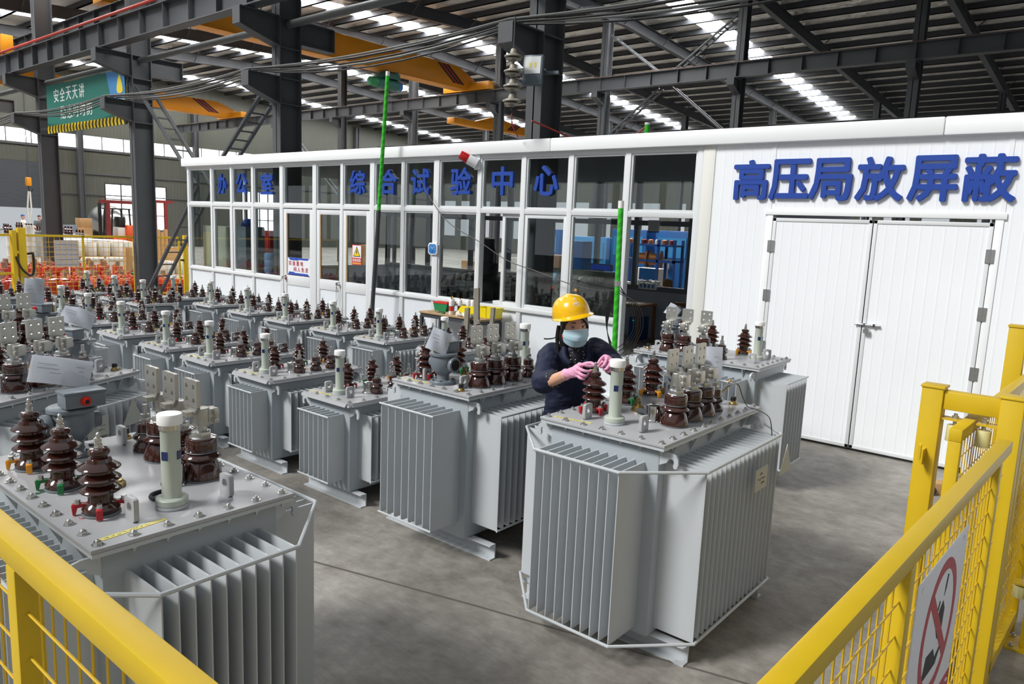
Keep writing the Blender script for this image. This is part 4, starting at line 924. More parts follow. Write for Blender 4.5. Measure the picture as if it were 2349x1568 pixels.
    put('base_ring', cached('gbase', lambda: MB().lathe([(.052, 0), (.055, .003), (.054, .013)], n=22).mesh('base_ring', 'paint')), g)
    put('metal_collar', cached('gcol', lambda: MB().lathe([(.0385, .284), (.0385, .304)], n=22).mesh('metal_collar', 'steel')), g)
    put('gauge_cap', cached('gcap', lambda: MB().lathe([(.042, .302), (.0425, .306), (.0425, .332), (.040, .338), (.030, .340)], n=22).mesh('gauge_cap', 'whitecap')), g)
    def gw():
        mb = MB()
        for a in (-.95, .65):
            vs = []
            for t in (-.33, .33):
                for r in (.031, .0362):
                    for z in (.178, .208): vs.append((r * math.cos(a + t), r * math.sin(a + t), z))
            mb.add(vs, [(0, 1, 3, 2), (4, 6, 7, 5), (2, 3, 7, 6), (0, 4, 5, 1), (1, 5, 7, 3), (0, 2, 6, 4)])
        return mb.mesh('sight_window', 'bluewin', smooth=0)
    put('sight_window', cached('gwin', gw), g, None, -rz - .12)
    # relief cup, filler, plug
    c1_ = (.09, f * (-.20 if big else -.13)) if not (big and flip) else (-.04, -.06)
    put('relief_valve', cached('cup', lambda: MB().lathe([(.046, 0), (.048, .004), (.046, .010), (.041, .014), (.040, .075), (.038, .084), (.030, .089), (.008, .091)], n=22).mesh('relief_valve', 'steel')), root, (c1_[0], c1_[1], zl))
    vt = put('filler_fitting', cached('vent', lambda: MB().lathe([(.040, 0), (.042, .004), (.040, .014), (.032, .018), (.030, .026), (.016, .030), (.014, .040)], n=20).mesh('filler_fitting', 'brass')), root, (-.03 if flip else -.075 if big else .03, -.216 if flip else -.07 if big else 0, zl))
    put('filler_handle', cached('venth', lambda: MB().prism(hexp(.012), 'z', .040, .056).cyl((0, 0, .05), (0, 0, .066), .006, n=8).bar((-.028, 0, .012), (-.012, 0, .068), .018, .006).bar((-.014, 0, .068), (.012, 0, .074), .018, .006).mesh('filler_handle', 'brass')), vt)
    pg = put('drain_plug', cached('plug', lambda: MB().lathe([(.024, 0), (.025, .004), (.022, .012), (.015, .018), (.014, .026)], n=16).mesh('drain_plug', 'brass')), root, (W / 2 - .14 if big else W / 2 - .2, f * (L / 2 - .075), zl))
    put('plug_cap', cached('plugc', lambda: MB().lathe([(.0165, .024), (.0165, .044), (.014, .047)], n=14).mesh('plug_cap', 'black')), pg)
    # yellow tape at the front left corner
    tp = put('marking_tape', cached(K + ('tape',), lambda: MB().box(-.11, .11, -.011, .011, .0006, .0014).mesh('marking_tape', 'tape', smooth=0)), root, (-W / 2 + .16, -L / 2 + .075, zl), .12)
    def scr():
        mb = MB(); r = random.Random(3); x_ = -.095
        while x_ < .05:
            n = 5; q = [(x_ + i * .0035 + r.uniform(-.002, .002), r.uniform(-.007, .007), .0016) for i in range(n)]; mb.tube(q, .0006, 4); x_ += .019
        return mb.mesh('handwriting', 'ink')
    if not far: put('handwriting', cached('scr', scr), tp)
    def ph(): # phase letters
        mb = MB().tube([(-.014 * math.cos(t) , .010 * math.sin(t), .0012) for t in [(-2.2 + .4 * k) for k in range(12)]], .0016, 4); return mb.mesh('phase_mark', 'inkred')
    if big:
        put('phase_mark', cached('phm', ph), root, (hx - .06, f * hy[0] - .0, zl), PI / 2)
        put('phase_mark', cached('phg', lambda: MB().tube([(.010 * math.cos(t) , .006 * math.sin(t), .0012) for t in [.6 * k for k in range(11)]], .0016, 4).tube([(.010 + .010 * math.cos(t) + .008, .006 * math.sin(t), .0012) for t in [.6 * k for k in range(11)]], .0016, 4).mesh('phase_mark', 'inkgreen')), root, (hx - .085, f * hy[1], zl), .3)
    if relay and big:
        ry = f * (L / 2 - .16)
        r_ = put('gas_relay', cached('relay', m_relay), root, (-.03, ry, zl), PI if f > 0 else 0)
        put('relay_window', cached('relayw', lambda: MB().cyl((.085, 0, .135), (.112, 0, .135), .050, n=20).mesh('relay_window', 'relaygrey', .003)), r_)
        put('window_grille', cached('relayg', lambda: MB().cyl((.112, 0, .135), (.1135, 0, .135), .036, n=20).mesh('window_grille', 'black')), r_)
        bx_ = put('terminal_box', cached('relayb', lambda: MB().box(-.10, .055, .005, .095, .215, .275).box(-.105, .060, 0, .10, .272, .284).mesh('terminal_box', 'relaygrey', .004)), r_)
        put('cable_plug', cached('relayp', lambda: MB().cyl((-.02, .094, .243), (-.02, .106, .243), .020, n=14).cyl((-.02, .104, .243), (-.02, .116, .243), .015, n=8).mesh('cable_plug', 'redplug')), bx_)
        put('plug_hole', cached('relayh', lambda: MB().cyl((-.02, .1158, .243), (-.02, .1168, .243), .009, n=12).mesh('plug_hole', 'black')), bx_)
        put('test_studs', cached('relays', lambda: MB().cyl((-.03, -.05, .205), (-.03, -.05, .262), .011, n=10).cyl((.0, -.035, .205), (.0, -.035, .245), .011, n=10).mesh('test_studs', 'brass')), r_)
    return root
def m_relay():
    mb = MB().lathe([(.085, 0), (.088, .003), (.088, .018), (.085, .022), (.045, .024), (.040, .034), (.042, .060), (.060, .078), (.078, .100), (.085, .125), (.085, .170), (.080, .185), (.094, .190), (.094, .204), (.088, .208)], n=24)
    for k in range(6): mb.prism([(.070 * math.cos(k * PI / 3) + a, .070 * math.sin(k * PI / 3) + b) for a, b in hexp(.011)], 'z', .022, .032)
    mb.cyl((-.06, 0, .135), (-.105, 0, .135), .04, .036, n=16)
    return mb.mesh('gas_relay', 'relaygrey')
G_B = None
T1 = transformer('L', -1.945, 3.675, 0, .74, 1.185, 1.112, 'large grey transformer at front right with the worker bending over its lid', ring=True)
T2 = transformer('L', -3.385, 3.885, 0, .715, 1.185, 1.06, 'large grey transformer in the middle, gas relay at its near end, left of the worker', flip=True)
T0 = transformer('L', -2.90, 1.20, PI / 2, .715, 1.185, 1.08, 'nearest large grey transformer, lower left behind the yellow fence', ring=True)
T3 = transformer('L', -2.80, 6.25, -PI / 2, .73, 1.185, 1.05, 'large grey transformer by the white double doors, behind the worker', flip=True, relay=True)
a4 = math.radians(24.5)
T4 = transformer('L', -5.03 - .3575 * math.cos(a4) + .5925 * math.sin(a4), 2.20 - .3575 * math.sin(a4) - .5925 * math.cos(a4), a4, .715, 1.185, 1.05, 'large grey transformer at the left edge directly behind the nearest one', ring=False)
a5 = math.radians(17)
T5 = transformer('L', -6.50 - .3575 * math.cos(a5) + .5925 * math.sin(a5), 2.50 - .3575 * math.sin(a5) - .5925 * math.cos(a5), a5, .715, 1.185, 1.05, 'large grey transformer at the left edge, second behind the nearest one')
srow = [(-4.21, 3.30), (-5.24, 3.31), (-6.20, 3.33), (-7.10, 3.35), (-8.13, 3.35), (-9.15, 3.40), (-10.26, 3.50), (-11.35, 3.58)]
frow = [(-5.24, 5.46), (-6.20, 5.37), (-7.08, 5.39), (-8.14, 5.42), (-9.14, 5.47), (-10.22, 5.52), (-11.33, 5.49)]
ordn = ('first', 'second', 'third', 'fourth', 'fifth', 'sixth', 'seventh', 'eighth')
for i, (x, y) in enumerate(srow):
    transformer('S', x - .295, y + .48, 0, .59, .96, .79, '%s small grey transformer of the middle row, counted from the worker towards the red coils' % ordn[i], grp='small transformers in the middle row', far=i > 4)
for i, (x, y) in enumerate(frow):
    transformer('S', x - .295, y + .48, 0, .59, .96, .79, '%s small grey transformer of the row along the glazed cabin, counted from the workbench' % ordn[i], grp='small transformers along the cabin', far=i > 3)
for i, (x, y) in enumerate(((-10.80, 4.76), (-11.72, 4.74), (-12.75, 4.74))):
    transformer('S', x - .25, y + .27, 0, .50, .54, .79, ('small dark-lidded transformer in the gap between the two rows, nearest one', 'short transformer in the gap between the two rows, middle one', 'short transformer in the gap between the two rows, farthest one')[i], grp='short transformers between the rows', far=True)
for i, (x, y) in enumerate(((-10.95, 2.15), (-12.05, 2.15), (-12.55, 3.62))):
    transformer('S', x - .295, y + .2, 0, .59, .96, .79, ('small grey transformer at the left edge below the yellow gate post', 'small grey transformer at the far left edge, beyond the one with papers', 'small grey transformer right behind the yellow gate post')[i], grp='small transformers at the left edge', far=True)
# ================================================================== yellow fences
def mesh_panel(p0, p1, z0, z1, sx, sz, r=.0022):
    """welded wire mesh between two ground points"""
    p0, p1 = Vector((*p0, 0)), Vector((*p1, 0)); L = (p1 - p0).length; mb = MB(); n = max(1, round(L / sx)); U = Vector((0, 0, 1))
    for k in range(1, n): q = p0.lerp(p1, k / n); mb.cyl(q + U * z0, q + U * z1, r, n=5, cap=False)
    m = max(1, round((z1 - z0) / sz)); sd = (p1 - p0).cross(U).normalized() * r * 1.6
    for k in range(1, m): z = z0 + (z1 - z0) * k / m; mb.cyl(p0 + U * z + sd, p1 + U * z + sd, r, n=5, cap=False)
    return mb
fa = empty('safety_fence', (-1.4, .47, 0), 0, 'yellow mesh safety fence crossing the lower left corner in front of the nearest transformer', 'fence')
MB().box(-2.0, 1.15, -.025, .025, 1.395, 1.445).build('top_rail', 'yellow', fa, bev=.004)
for x in (-1.33, -.23, .9): MB().box(x - .025, x + .025, -.025, .025, 0, 1.395).build('post', 'yellow', fa, bev=.004)
MB().box(-2.0, 1.15, -.02, .02, .1, .14).build('bottom_rail', 'yellow', fa)
mesh_panel((-2.0, .0), (1.15, .0), .14, 1.395, .062, .095, .0028).build('wire_mesh', 'yellowwire', fa)
fb = empty('safety_fence', (-.38, 1.26, 0), math.atan2(2.28, .087), 'yellow mesh safety fence at lower right, carrying the round prohibition sign', 'fence')
MB().box(-.7, 2.27, -.025, .025, 1.285, 1.335).build('top_rail', 'yellow', fb, bev=.004)
for x in (-.6, .80, 2.05): MB().box(x - .025, x + .025, -.025, .025, 0, 1.285).build('post', 'yellow', fb, bev=.004)
MB().box(-.7, 2.27, -.02, .02, .1, .14).build('bottom_rail', 'yellow', fb)
mesh_panel((-.7, 0), (2.27, 0), .14, 1.285, .062, .095, .0028).build('wire_mesh', 'yellowwire', fb)
# prohibition sign wired to the right fence
sg = empty('prohibition_sign', (-.322, 2.14, .62), math.atan2(2.28, .087), 'white sign with red prohibition circle over a black hand and edge symbol', 'sign')
W_, H_ = .62, .58
MB().box(0, W_, -.002, .002, 0, H_).build('sign_board', 'signwhite', sg, bev=.0008)
def ringpts(cx, cz, r0, r1, n=40):
    mb = MB(); vs = []
    for k in range(n):
        t = 2 * PI * k / n
        for r in (r0, r1):
            for y in (-.0032, -.002): vs.append((cx + r * math.cos(t), y, cz + r * math.sin(t)))
    fs = []
    for k in range(n):
        a, b = k * 4, (k + 1) % n * 4; fs += [(a, b, b + 2, a + 2), (a + 1, a + 3, b + 3, b + 1), (a, a + 1, b + 1, b), (a + 2, b + 2, b + 3, a + 3)]
    return mb.add(vs, fs)
cx, cz, r_ = .33, .335, .215
g = ringpts(cx, cz, r_ - .035, r_); g.bar((cx - .14, -.0027, cz + .14), (cx + .14, -.0027, cz - .14), .0012, .04); 
g.build('prohibition_ring', 'signred', sg, smooth=0)
MB().prism([(cx - .15, cz - .12), (cx - .12, cz - .05), (cx - .03, cz - .06), (cx + .0, cz - .10), (cx + .09, cz - .08), (cx + .02, cz - .13)], 'y', -.003, -.002).prism([(cx - .03, cz + .0), (cx - .01, cz + .06), (cx + .03, cz + .075), (cx + .06, cz + .04), (cx + .05, cz - .03), (cx + .0, cz - .04)], 'y', -.003, -.002).prism([(cx + .03, cz + .09), (cx + .05, cz + .11), (cx + .065, cz + .15), (cx + .05, cz + .155), (cx + .035, cz + .12)], 'y', -.003, -.002).bar((cx - .06, -.0026, cz + .04), (cx - .02, -.0026, cz + .09), .0012, .012).build('hand_symbol', 'ink', sg, smooth=0)
MB().box(.06, W_, -.003, -.002, 0, .075).build('red_caption_bar', 'signred', sg, smooth=0)
for x in (.05, W_ - .05):
    for z in (.05, H_ - .03): MB().tube([(x - .01, -.004, z), (x, -.006, z + .008), (x + .012, -.004, z)], .003, 6).build('wire_tie', 'whitecap', sg)
# sliding gate with guide frame and rollers
gf = empty('gate_guide_frame', (-.465, 3.85, 0), -.04, 'yellow guide frame of two posts and a crossbar with four cream rollers', 'gate frame')
for s in (-1, 1):
    MB().box(s * .155 - .045, s * .155 + .045, -.045, .045, 0, 1.455).build('post', 'yellow', gf, bev=.006); MB().box(s * .155 - .050, s * .155 + .050, -.050, .050, 1.452, 1.464).build('post_cap', 'yellow', gf, bev=.003)
    MB().box(s * .155 - .10, s * .155 + .10, -.10, .10, 0, .012).build('base_plate', 'yellow', gf)
    MB().box(min(s * .11, s * .03), max(s * .11, s * .03), -.03, .03, 1.313, 1.321).build('roller_bracket', 'yellow', gf)
    r = MB().cyl((s * .058, 0, 1.215), (s * .058, 0, 1.290), .032, .030, n=20).build('guide_roller', 'rollercream', gf, bev=.003)
    MB().cyl((s * .058, 0, 1.29), (s * .058, 0, 1.345), .008, n=10).prism([(s * .058 + x, y) for x, y in hexp(.014)], 'z', 1.321, 1.334).build('roller_bolt', 'zinc', r)
MB().box(-.11, .11, -.03, .03, 1.36, 1.445).build('crossbar', 'yellow', gf, bev=.004)
MB().prism([(-.15, 1.13), (-.15, 1.20), (-.135, 1.21), (-.135, 1.14)], 'x', -.16, -.15).build('catch_plate', 'yellow', gf); MB().box(-.16, -.15, -.10, -.045, 1.10, 1.17).build('catch_tab', 'yellow', gf)
gl = empty('sliding_gate', (-.478, 3.58, 0), math.atan2(1.76, .07), 'yellow sliding mesh gate leaf running back between the rollers towards the white wall', 'gate')
MB().box(0, 2.9, -.025, .025, 1.275, 1.33).build('top_rail', 'yellow', gl, bev=.004)
for x in (.02, 1.45, 2.88): MB().box(x - .02, x + .02, -.025, .025, .08, 1.275).build('stile', 'yellow', gl, bev=.004)
MB().box(0, 2.9, -.025, .025, .06, .11).build('bottom_rail', 'yellow', gl)
mesh_panel((.04, 0), (2.86, 0), .11, 1.275, .062, .095, .0026).build('wire_mesh', 'yellowwire', gl)
for x in (.3, 2.6): MB().cyl((x, -.015, .035), (x, .015, .035), .035, n=16).build('wheel', 'conduit', gl)
fc = empty('safety_fence', (-.30, 4.02, 0), math.atan2(.80, .04), 'short yellow mesh fence panel just behind the gate guide frame', 'fence')
MB().box(0, .80, -.025, .025, 1.285, 1.335).build('top_rail', 'yellow', fc); MB().box(0, .80, -.03, .03, .07, .13).build('bottom_rail', 'yellow', fc)
for x in (.03, .77): MB().box(x - .03, x + .03, -.03, .03, 0, 1.285).build('post', 'yellow', fc, bev=.004)
mesh_panel((.06, 0), (.74, 0), .13, 1.285, .062, .095, .0026).build('wire_mesh', 'yellowwire', fc)
gp = empty('gate_post', (-.155, 4.62, 0), 0, 'yellow bolted gate post with low cream roller at the right edge', 'post')
MB().box(-.04, .04, -.04, .04, .012, 1.46).build('post', 'yellow', gp, bev=.005); MB().box(-.10, .10, -.09, .09, 0, .012).build('base_plate', 'yellow', gp)
MB().box(-.10, -.03, -.04, .04, .345, .353).build('roller_bracket', 'yellow', gp); MB().cyl((-.075, -.01, .27), (-.075, -.01, .335), .03, n=18).build('guide_roller', 'rollercream', gp, bev=.003)
for sx in (-1, 1):
    for sy in (-1, 1): MB().prism([(sx * .075 + x, sy * .065 + y) for x, y in hexp(.012)], 'z', .012, .024).cyl((sx * .075, sy * .065, .02), (sx * .075, sy * .065, .036), .006, n=8).build('anchor_bolt', 'zinc', gp)
bp = empty('gate_post', (-.50, 5.78, 0), 0, 'tall yellow gate post at the right edge near the white wall', 'post')
MB().box(-.05, .05, -.05, .05, 0, 1.60).build('post', 'yellow', bp, bev=.005); MB().box(-.055, .055, -.055, .055, 1.597, 1.61).build('post_cap', 'yellow', bp)
# far fence by the red coils
ff = empty('safety_fence', (-18.8, 5.78, 0), 0, 'yellow mesh fence at the far left in front of the red coils', 'fence')
for y in (1.24, 2.39, 3.52): MB().box(-.02, .02, y - .02, y + .02, 0, 1.5).build('post', 'yellow', ff)
MB().box(-.02, .02, .06, 3.54, 1.47, 1.52).build('top_rail', 'yellow', ff); MB().box(-.02, .02, .06, 3.54, .08, .12).build('bottom_rail', 'yellow', ff)
mesh_panel((0, .06), (0, 3.54), .12, 1.47, .115, .115, .005).build('wire_mesh', 'yellowwire', ff)
p_ = empty('gate_post', (-18.78, 5.76, 0), 0, 'stout yellow gate post at the far left with a black strap round it', 'post')
MB().box(-.07, .07, -.075, .075, 0, 1.66).build('post', 'yellow', p_, bev=.006)
MB().box(-.09, .09, -.2, -.12, .0, 1.60).box(-.06, .06, -.14, -.06, 1.1, 1.16).build('latch_stile', 'yellow', p_)
p_ = empty('gate_post', (-18.8, 9.46, 0), 0, 'yellow fence post at the far left beside the glazed cabin corner', 'post')
MB().box(-.05, .05, -.05, .05, 0, 1.56).build('post', 'yellow', p_, bev=.005); MB().box(-.02, .02, -.12, -.04, .9, .95).box(-.02, .02, -.12, -.04, 1.3, 1.35).build('hinge', 'stripedark', p_)
fg = empty('safety_fence', (-18.8, 5.5, 0), 0, 'yellow far gate leaf at the extreme left with two rails', 'fence')
MB().box(-.025, .025, -4, .04, 1.475, 1.525).build('top_rail', 'yellow', fg); MB().box(-.025, .025, -4, .04, .64, .69).build('middle_rail', 'yellow', fg); MB().box(-.025, .025, -4, .04, .06, .1).build('bottom_rail', 'yellow', fg); MB().box(-.025, .025, -4, -3.95, 0, 1.5).build('post', 'yellow', fg)
tag(MB().tube(catmull([(-18.68, 5.62, 1.02), (-18.66, 5.70, .78), (-18.66, 5.86, .62), (-18.68, 5.94, .72), (-18.70, 5.95, 1.08), (-18.78, 5.93, 1.10), (-18.88, 5.75, 1.06), (-18.82, 5.60, 1.03)], 4), .025, 6, True).build('strap', 'black'), 'black strap slung round the far yellow gate post', 'strap')
tag(MB().box(-18.84, -18.83, 6.42, 6.93, .79, 1.40).build('notice_board', 'board'), 'plain pale grey board hung behind the mesh of the far fence', 'board')

t = empty('wood_block', (-1.02, 7.08, 0), .6, 'small wooden block with a dark lump on the floor by the sliding gate', 'block')
MB().box(-.09, .09, -.06, .06, 0, .10).build('block', 'card', t, bev=.004); MB().ball((-.10, -.06, .04), (.06, .05, .045), 10, 7).build('dark_lump', 'stripedark', t)
# ================================================================== loose things on and by the transformers
def sheet(w, h, bend=.02, n=8, th=.0012):
    mb = MB(); vs = []
    for s in (0, th):
        for j in range(n + 1):
            for i in range(n + 1):
                u, v = i / n - .5, j / n; vs.append((u * w, s + bend * (u * 2) ** 2 + bend * 1.3 * v * v + .004 * math.sin(9 * u + 5 * v), v * h))
    m = (n + 1) ** 2; q = [(j * (n + 1) + i, j * (n + 1) + i + 1, (j + 1) * (n + 1) + i + 1, (j + 1) * (n + 1) + i) for j in range(n) for i in range(n)]
    q = q + [tuple(x + m for x in f[::-1]) for f in q]
    for i in range(n):
        a = n * (n + 1); q += [(i + 1, i, i + m, i + 1 + m), (a + i, a + i + 1, a + i + 1 + m, a + i + m), (i * (n + 1), (i + 1) * (n + 1), (i + 1) * (n + 1) + m, i * (n + 1) + m), ((i + 1) * (n + 1) + n, i * (n + 1) + n, i * (n + 1) + n + m, (i + 1) * (n + 1) + n + m)]
    return mb.add(vs, q)
def docs(loc, w, h, rz, tilt, lab, roll=0., bend=.02, lines=True):
    t = empty('document_bag', loc, 0, lab, 'papers', 'papers on transformers'); t.rotation_euler = (tilt, roll, rz)
    sheet(w, h, bend).build('paper_sheet', 'paper', t)
    b = sheet(w * 1.14, h * 1.12, bend); b.v = [(x, y - .006, z - h * .03) for x, y, z in b.v]; b.build('clear_sleeve', 'clearbag', t)
    if lines:
        mb = MB()
        for k in range(4): mb.bar((-w * .38, bend * .6 * (k / 5) ** 2 * 1.3 - .0015 + bend * .58, h * (.25 + .15 * k)), (w * .38, bend * .6 * (k / 5) ** 2 * 1.3 - .0015 + bend * .58, h * (.25 + .15 * k)), .0006, .0012)
        mb.build('printed_lines', 'ink', t)
    return t
docs((-3.44, 1.16, 1.362), .23, .12, 1.15, -.35, 'papers in a clear sleeve on the gas relay of the nearest transformer', .18, .012)
docs((-3.40, 3.36, 1.285), .14, .15, .80, -.30, 'white paper in a clear bag tilted on the gas relay of the middle transformer', .38, .012)
docs((-1.87, 4.12, 1.245), .19, .20, .45, -.10, 'white form leaning behind the flag terminals of the front right transformer', -.03)
docs((-3.30, 6.36, 1.335), .12, .14, .5, -.5, 'small clear bag crumpled on the gas relay by the white doors', .6, .02, False)
docs((-5.42, 1.95, 1.335), .20, .19, 1.15, -.95, 'papers in clear film sliding off the gas relay behind the nearest transformer', .35, .015)
docs((-6.84, 2.16, 1.335), .14, .20, 1.15, -.15, 'upright white papers on the second gas relay at the left edge', .05, .012)
tag(put('rubber_ring', MB().tube([(.048 * math.cos(2 * PI * k / 28), .048 * math.sin(2 * PI * k / 28), .0075) for k in range(28)], .0075, 8, True).mesh('rubber_ring', 'rubber'), None, (-2.592, 1.205, 1.08)), 'black rubber ring lying on the lid of the nearest transformer beside its oil gauge', 'ring')
rg = MB(); rr = random.Random(2)
for k in range(9): rg.ball((rr.uniform(-.07, .07), rr.uniform(-.05, .05), .008), (rr.uniform(.03, .05), rr.uniform(.02, .04), rr.uniform(.012, .028)), 10, 7)
tag(put('rag', remesh(rg, .006, 'ragdark', 'rag', 2, .006, 30), None, (-1.90, 3.60, 1.118)), 'dark grey rag crumpled on the front right lid between bushings', 'rag')
cl = empty('test_clip', (-1.775, 4.12, 1.19), 0, 'small metal clip with black lead on the far lug of the front right lid', 'clip')
MB().bar((0, 0, 0), (.03, .05, .055), .012, .006).bar((.012, 0, -.005), (.045, .04, .04), .012, .006).build('clip_jaws', 'steel', cl); MB().bar((.03, .05, .055), (.038, .06, .068), .01, .008).build('clip_tip', 'clampyellow', cl)
MB().tube(catmull([(.035, .055, .06), (.09, .05, .05), (.12, .06, -.02), (.16, .05, -.07), (.22, .04, -.075), (.30, .02, -.10), (.33, 0, -.17), (.335, 0, -.22)], 5), .0028, 6).build('lead_wire', 'black', cl)
# nameplates wired onto the fins of the front right transformer and of the one behind the nearest
def plates(tr, x, ys, z, tri):
    o = MB().box(x, x + .002, ys[0], ys[1], z - .10, z + .02).build('name_plate', 'plate', tr)
    mb = MB(); r = random.Random(4)
    for zz, a, b in ((z - .01, .35, .6), (z - .04, .15, .85), (z - .065, .5, .8)):
        q = [(x + .0025, ys[0] + (ys[1] - ys[0]) * (a + (b - a) * k / 14), zz + r.uniform(-.007, .007)) for k in range(15)]; mb.tube(q, .0011, 4)
    mb.build('handwriting', 'ink', o)
    MB().prism([(tri[0], z - .09), (tri[1], z - .09), ((tri[0] + tri[1]) / 2, z + .075)], 'x', x, x + .002).build('warning_triangle', 'plate', tr, smooth=0)
plates(T1, .592, (.01, .175), .885, (.365, .545))
plates(T4, .542, (-.05, .11), .86, (.22, .40))
# ------------------------------------------------------------------ poles, cable, lights on the cabin front
t = empty('striped_pole', (-9.066, 7.55, 0), 0, 'tall leaning pole, bright green wrap above, dark pipe below, left of centre', 'pole')
d = Vector((-8.775, 7.55, 4.30)) - Vector((-9.066 + -.06, 7.55, 0)); P = lambda k: Vector((-.06, 0, 0)) + d * k
MB().cyl(P(0), P(.53), .033, n=16).build('lower_pipe', 'steeldark', t); MB().cyl(P(.53), P(.985), .029, n=16).build('green_tube', 'greenpole', t); MB().cyl(P(.985), P(1.0), .030, n=16).build('end_cap', 'whitecap', t)
def wrap(mb, a, b, r, turns, w):
    n = int(turns * 16); vs = []
    ax = (b - a).normalized(); u = ax.cross(Vector((0, 1, 0))).normalized(); v = ax.cross(u)
    for k in range(n + 1):
        c = a.lerp(b, k / n); t_ = 2 * PI * k / 16; e = (u * math.cos(t_) + v * math.sin(t_)) * r; vs += [c + e - ax * w / 2, c + e + ax * w / 2]
    return mb.add(vs, [(2 * k, 2 * k + 1, 2 * k + 3, 2 * k + 2) for k in range(n)])
wrap(MB(), P(.54), P(.975), .0297, 18, .05).build('spiral_tape', 'greenband', t)
t = empty('striped_pole', (-4.60, 7.56, 0), 0, 'green spiral-wrapped pole with white cap in front of the open cabin bay', 'pole')
d = Vector((-.06, .02, 2.46)); P = lambda k: d * k
MB().cyl(P(0), P(.965), .032, n=16).build('green_tube', 'greenpole', t); MB().cyl(P(.965), P(1), .034, n=16).build('end_cap', 'whitecap', t); MB().cyl(P(.595), P(.622), .037, n=16).build('tape_band', 'alu', t)
wrap(MB(), P(.03), P(.59), .0328, 13, .055).build('spiral_tape', 'greenband', t); wrap(MB(), P(.63), P(.955), .0328, 8, .055).build('spiral_tape', 'greenband', t)
t = empty('striped_pole', (-5.2, 9.0, 3.2), 0, 'short green pole tip standing above the cabin roof', 'pole'); MB().cyl((0, 0, 0), (0, 0, .33), .035).build('green_tube', 'greenpole', t); MB().cyl((0, 0, .33), (0, 0, .36), .036).build('end_cap', 'whitecap', t)
cab = catmull([(-8.35, 7.78, 2.86), (-8.0, 7.75, 2.45), (-7.6, 7.74, 2.12), (-7.0, 7.74, 1.88), (-6.5, 7.74, 1.66), (-6.0, 7.74, 1.55), (-5.4, 7.72, 1.42), (-4.9, 7.66, 1.38), (-4.62, 7.60, 1.42)], 6)
tag(MB().tube(cab, .006, 6).build('signal_cable', 'black'), 'thin black cable drooping across the glazed front to the green pole', 'cable')
lp = MB()
for k in range(5):
    r = random.Random(k + 9); q = [(-4.62 + r.uniform(-.03, .03), 7.62, 1.46 - .02 * k), (-4.50 + .03 * k, 7.66, 1.25), (-4.45 + .03 * k, 7.68, .95), (-4.60 + r.uniform(-.1, .05), 7.66, .72 - .05 * k), (-4.78, 7.64, .9), (-4.80 + .02 * k, 7.62, 1.25), (-4.66, 7.60, 1.45)]; lp.tube(catmull(q, 6), .005, 6)
tag(lp.build('cable_coil', 'black'), 'loops of black cable hanging from the tape band of the green pole', 'cable')
t = empty('floodlight', (-6.17, 7.72, 4.1), 0, 'square floodlight clamped to the column above the cabin', 'floodlight'); t.rotation_euler = (-.12, 0, .35)
MB().box(-.13, .13, -.03, .03, -.2, .18).build('lamp_housing', 'lampbody', t, bev=.008); MB().box(-.105, .105, -.036, -.028, -.06, .155).build('lamp_glass', 'lampglass', t); MB().box(-.05, -.01, -.038, -.036, .02, .08).box(.01, .05, -.038, -.036, .02, .08).build('led_chip', 'tape', t); MB().tube([(-.15, 0, 0), (-.15, .12, 0), (.15, .12, 0), (.15, 0, 0)], .012).box(-.02, .3, .12, .16, -.02, .02).build('mount_bracket', 'lampbody', t)
t = empty('insulator_string', (-6.27, 7.44, 4.28), 0, 'hanging string of pale disc insulators beside the column with the floodlight', 'insulator')
MB().cyl((0, 0, 0), (0, 0, .42), .01).cyl((0, 0, -.72), (0, 0, 0), .012).build('rod', 'steeldark', t)
for k in range(4): MB().lathe([(.03, .05), (.045, .02), (.05, -.01), (.115, -.035), (.118, -.05), (.05, -.055), (.10, -.075), (.095, -.085), (.03, -.08), (.03, -.11)], (0, 0, -.02 - .18 * k), 20).build('disc', 'insulator', t)
tag(MB().tube(catmull([(-6.27, 7.44, 3.52), (-6.36, 7.58, 3.4), (-6.37, 7.72, 3.27)], 4), .008, 6).build('red_wire', 'redwire'), 'red wire dropping from the insulator string to the cabin roof', 'wire')
tag(MB().tube(catmull([(-6.3, 7.9, 3.5), (-5.9, 8.7, 3.27), (-5.5, 8.9, 3.3), (-5.2, 9.0, 3.52)], 5), .012, 6).build('red_wire', 'redwire'), 'red wire sagging from the column to the green pole tip', 'wire')
t = empty('warning_beacon', (-7.2, FY, 2.98), 0, 'red rotating beacon mounted on the cabin front above the test room sign', 'beacon')
MB().box(-.05, .05, -.02, 0, -.10, .10).build('back_plate', 'white', t); b = MB().cyl((0, -.02, -.02), (-.09, -.11, .04), .075, .072, n=18).build('beacon_base', 'white', t); MB().cyl((-.085, -.105, .037), (-.17, -.19, .10), .068, .058, n=18).build('beacon_lens', 'beacon', t, bev=.01)
t = empty('thermo_hygrometer', (-8.035, FY - .001, 1.74), 0, 'octagonal blue wall thermometer on the mullion right of the doors', 'thermometer')
oc = lambda a, b, c: [(-a, -b + c), (-a + c, -b), (a - c, -b), (a, -b + c), (a, b - c), (a - c, b), (-a + c, b), (-a, b - c)]
MB().prism(oc(.095, .088, .03), 'y', -.03, 0).build('case', 'white', t, bev=.003); MB().prism(oc(.078, .072, .026), 'y', -.033, -.03).build('dial', 'thermo', t, smooth=0); a = MB()
for k in range(14): an = -.4 + k * .30; a.bar((.055 * math.cos(an), -.0338, .01 + .05 * math.sin(an)), (.062 * math.cos(an), -.0338, .01 + .057 * math.sin(an)), .001, .004)
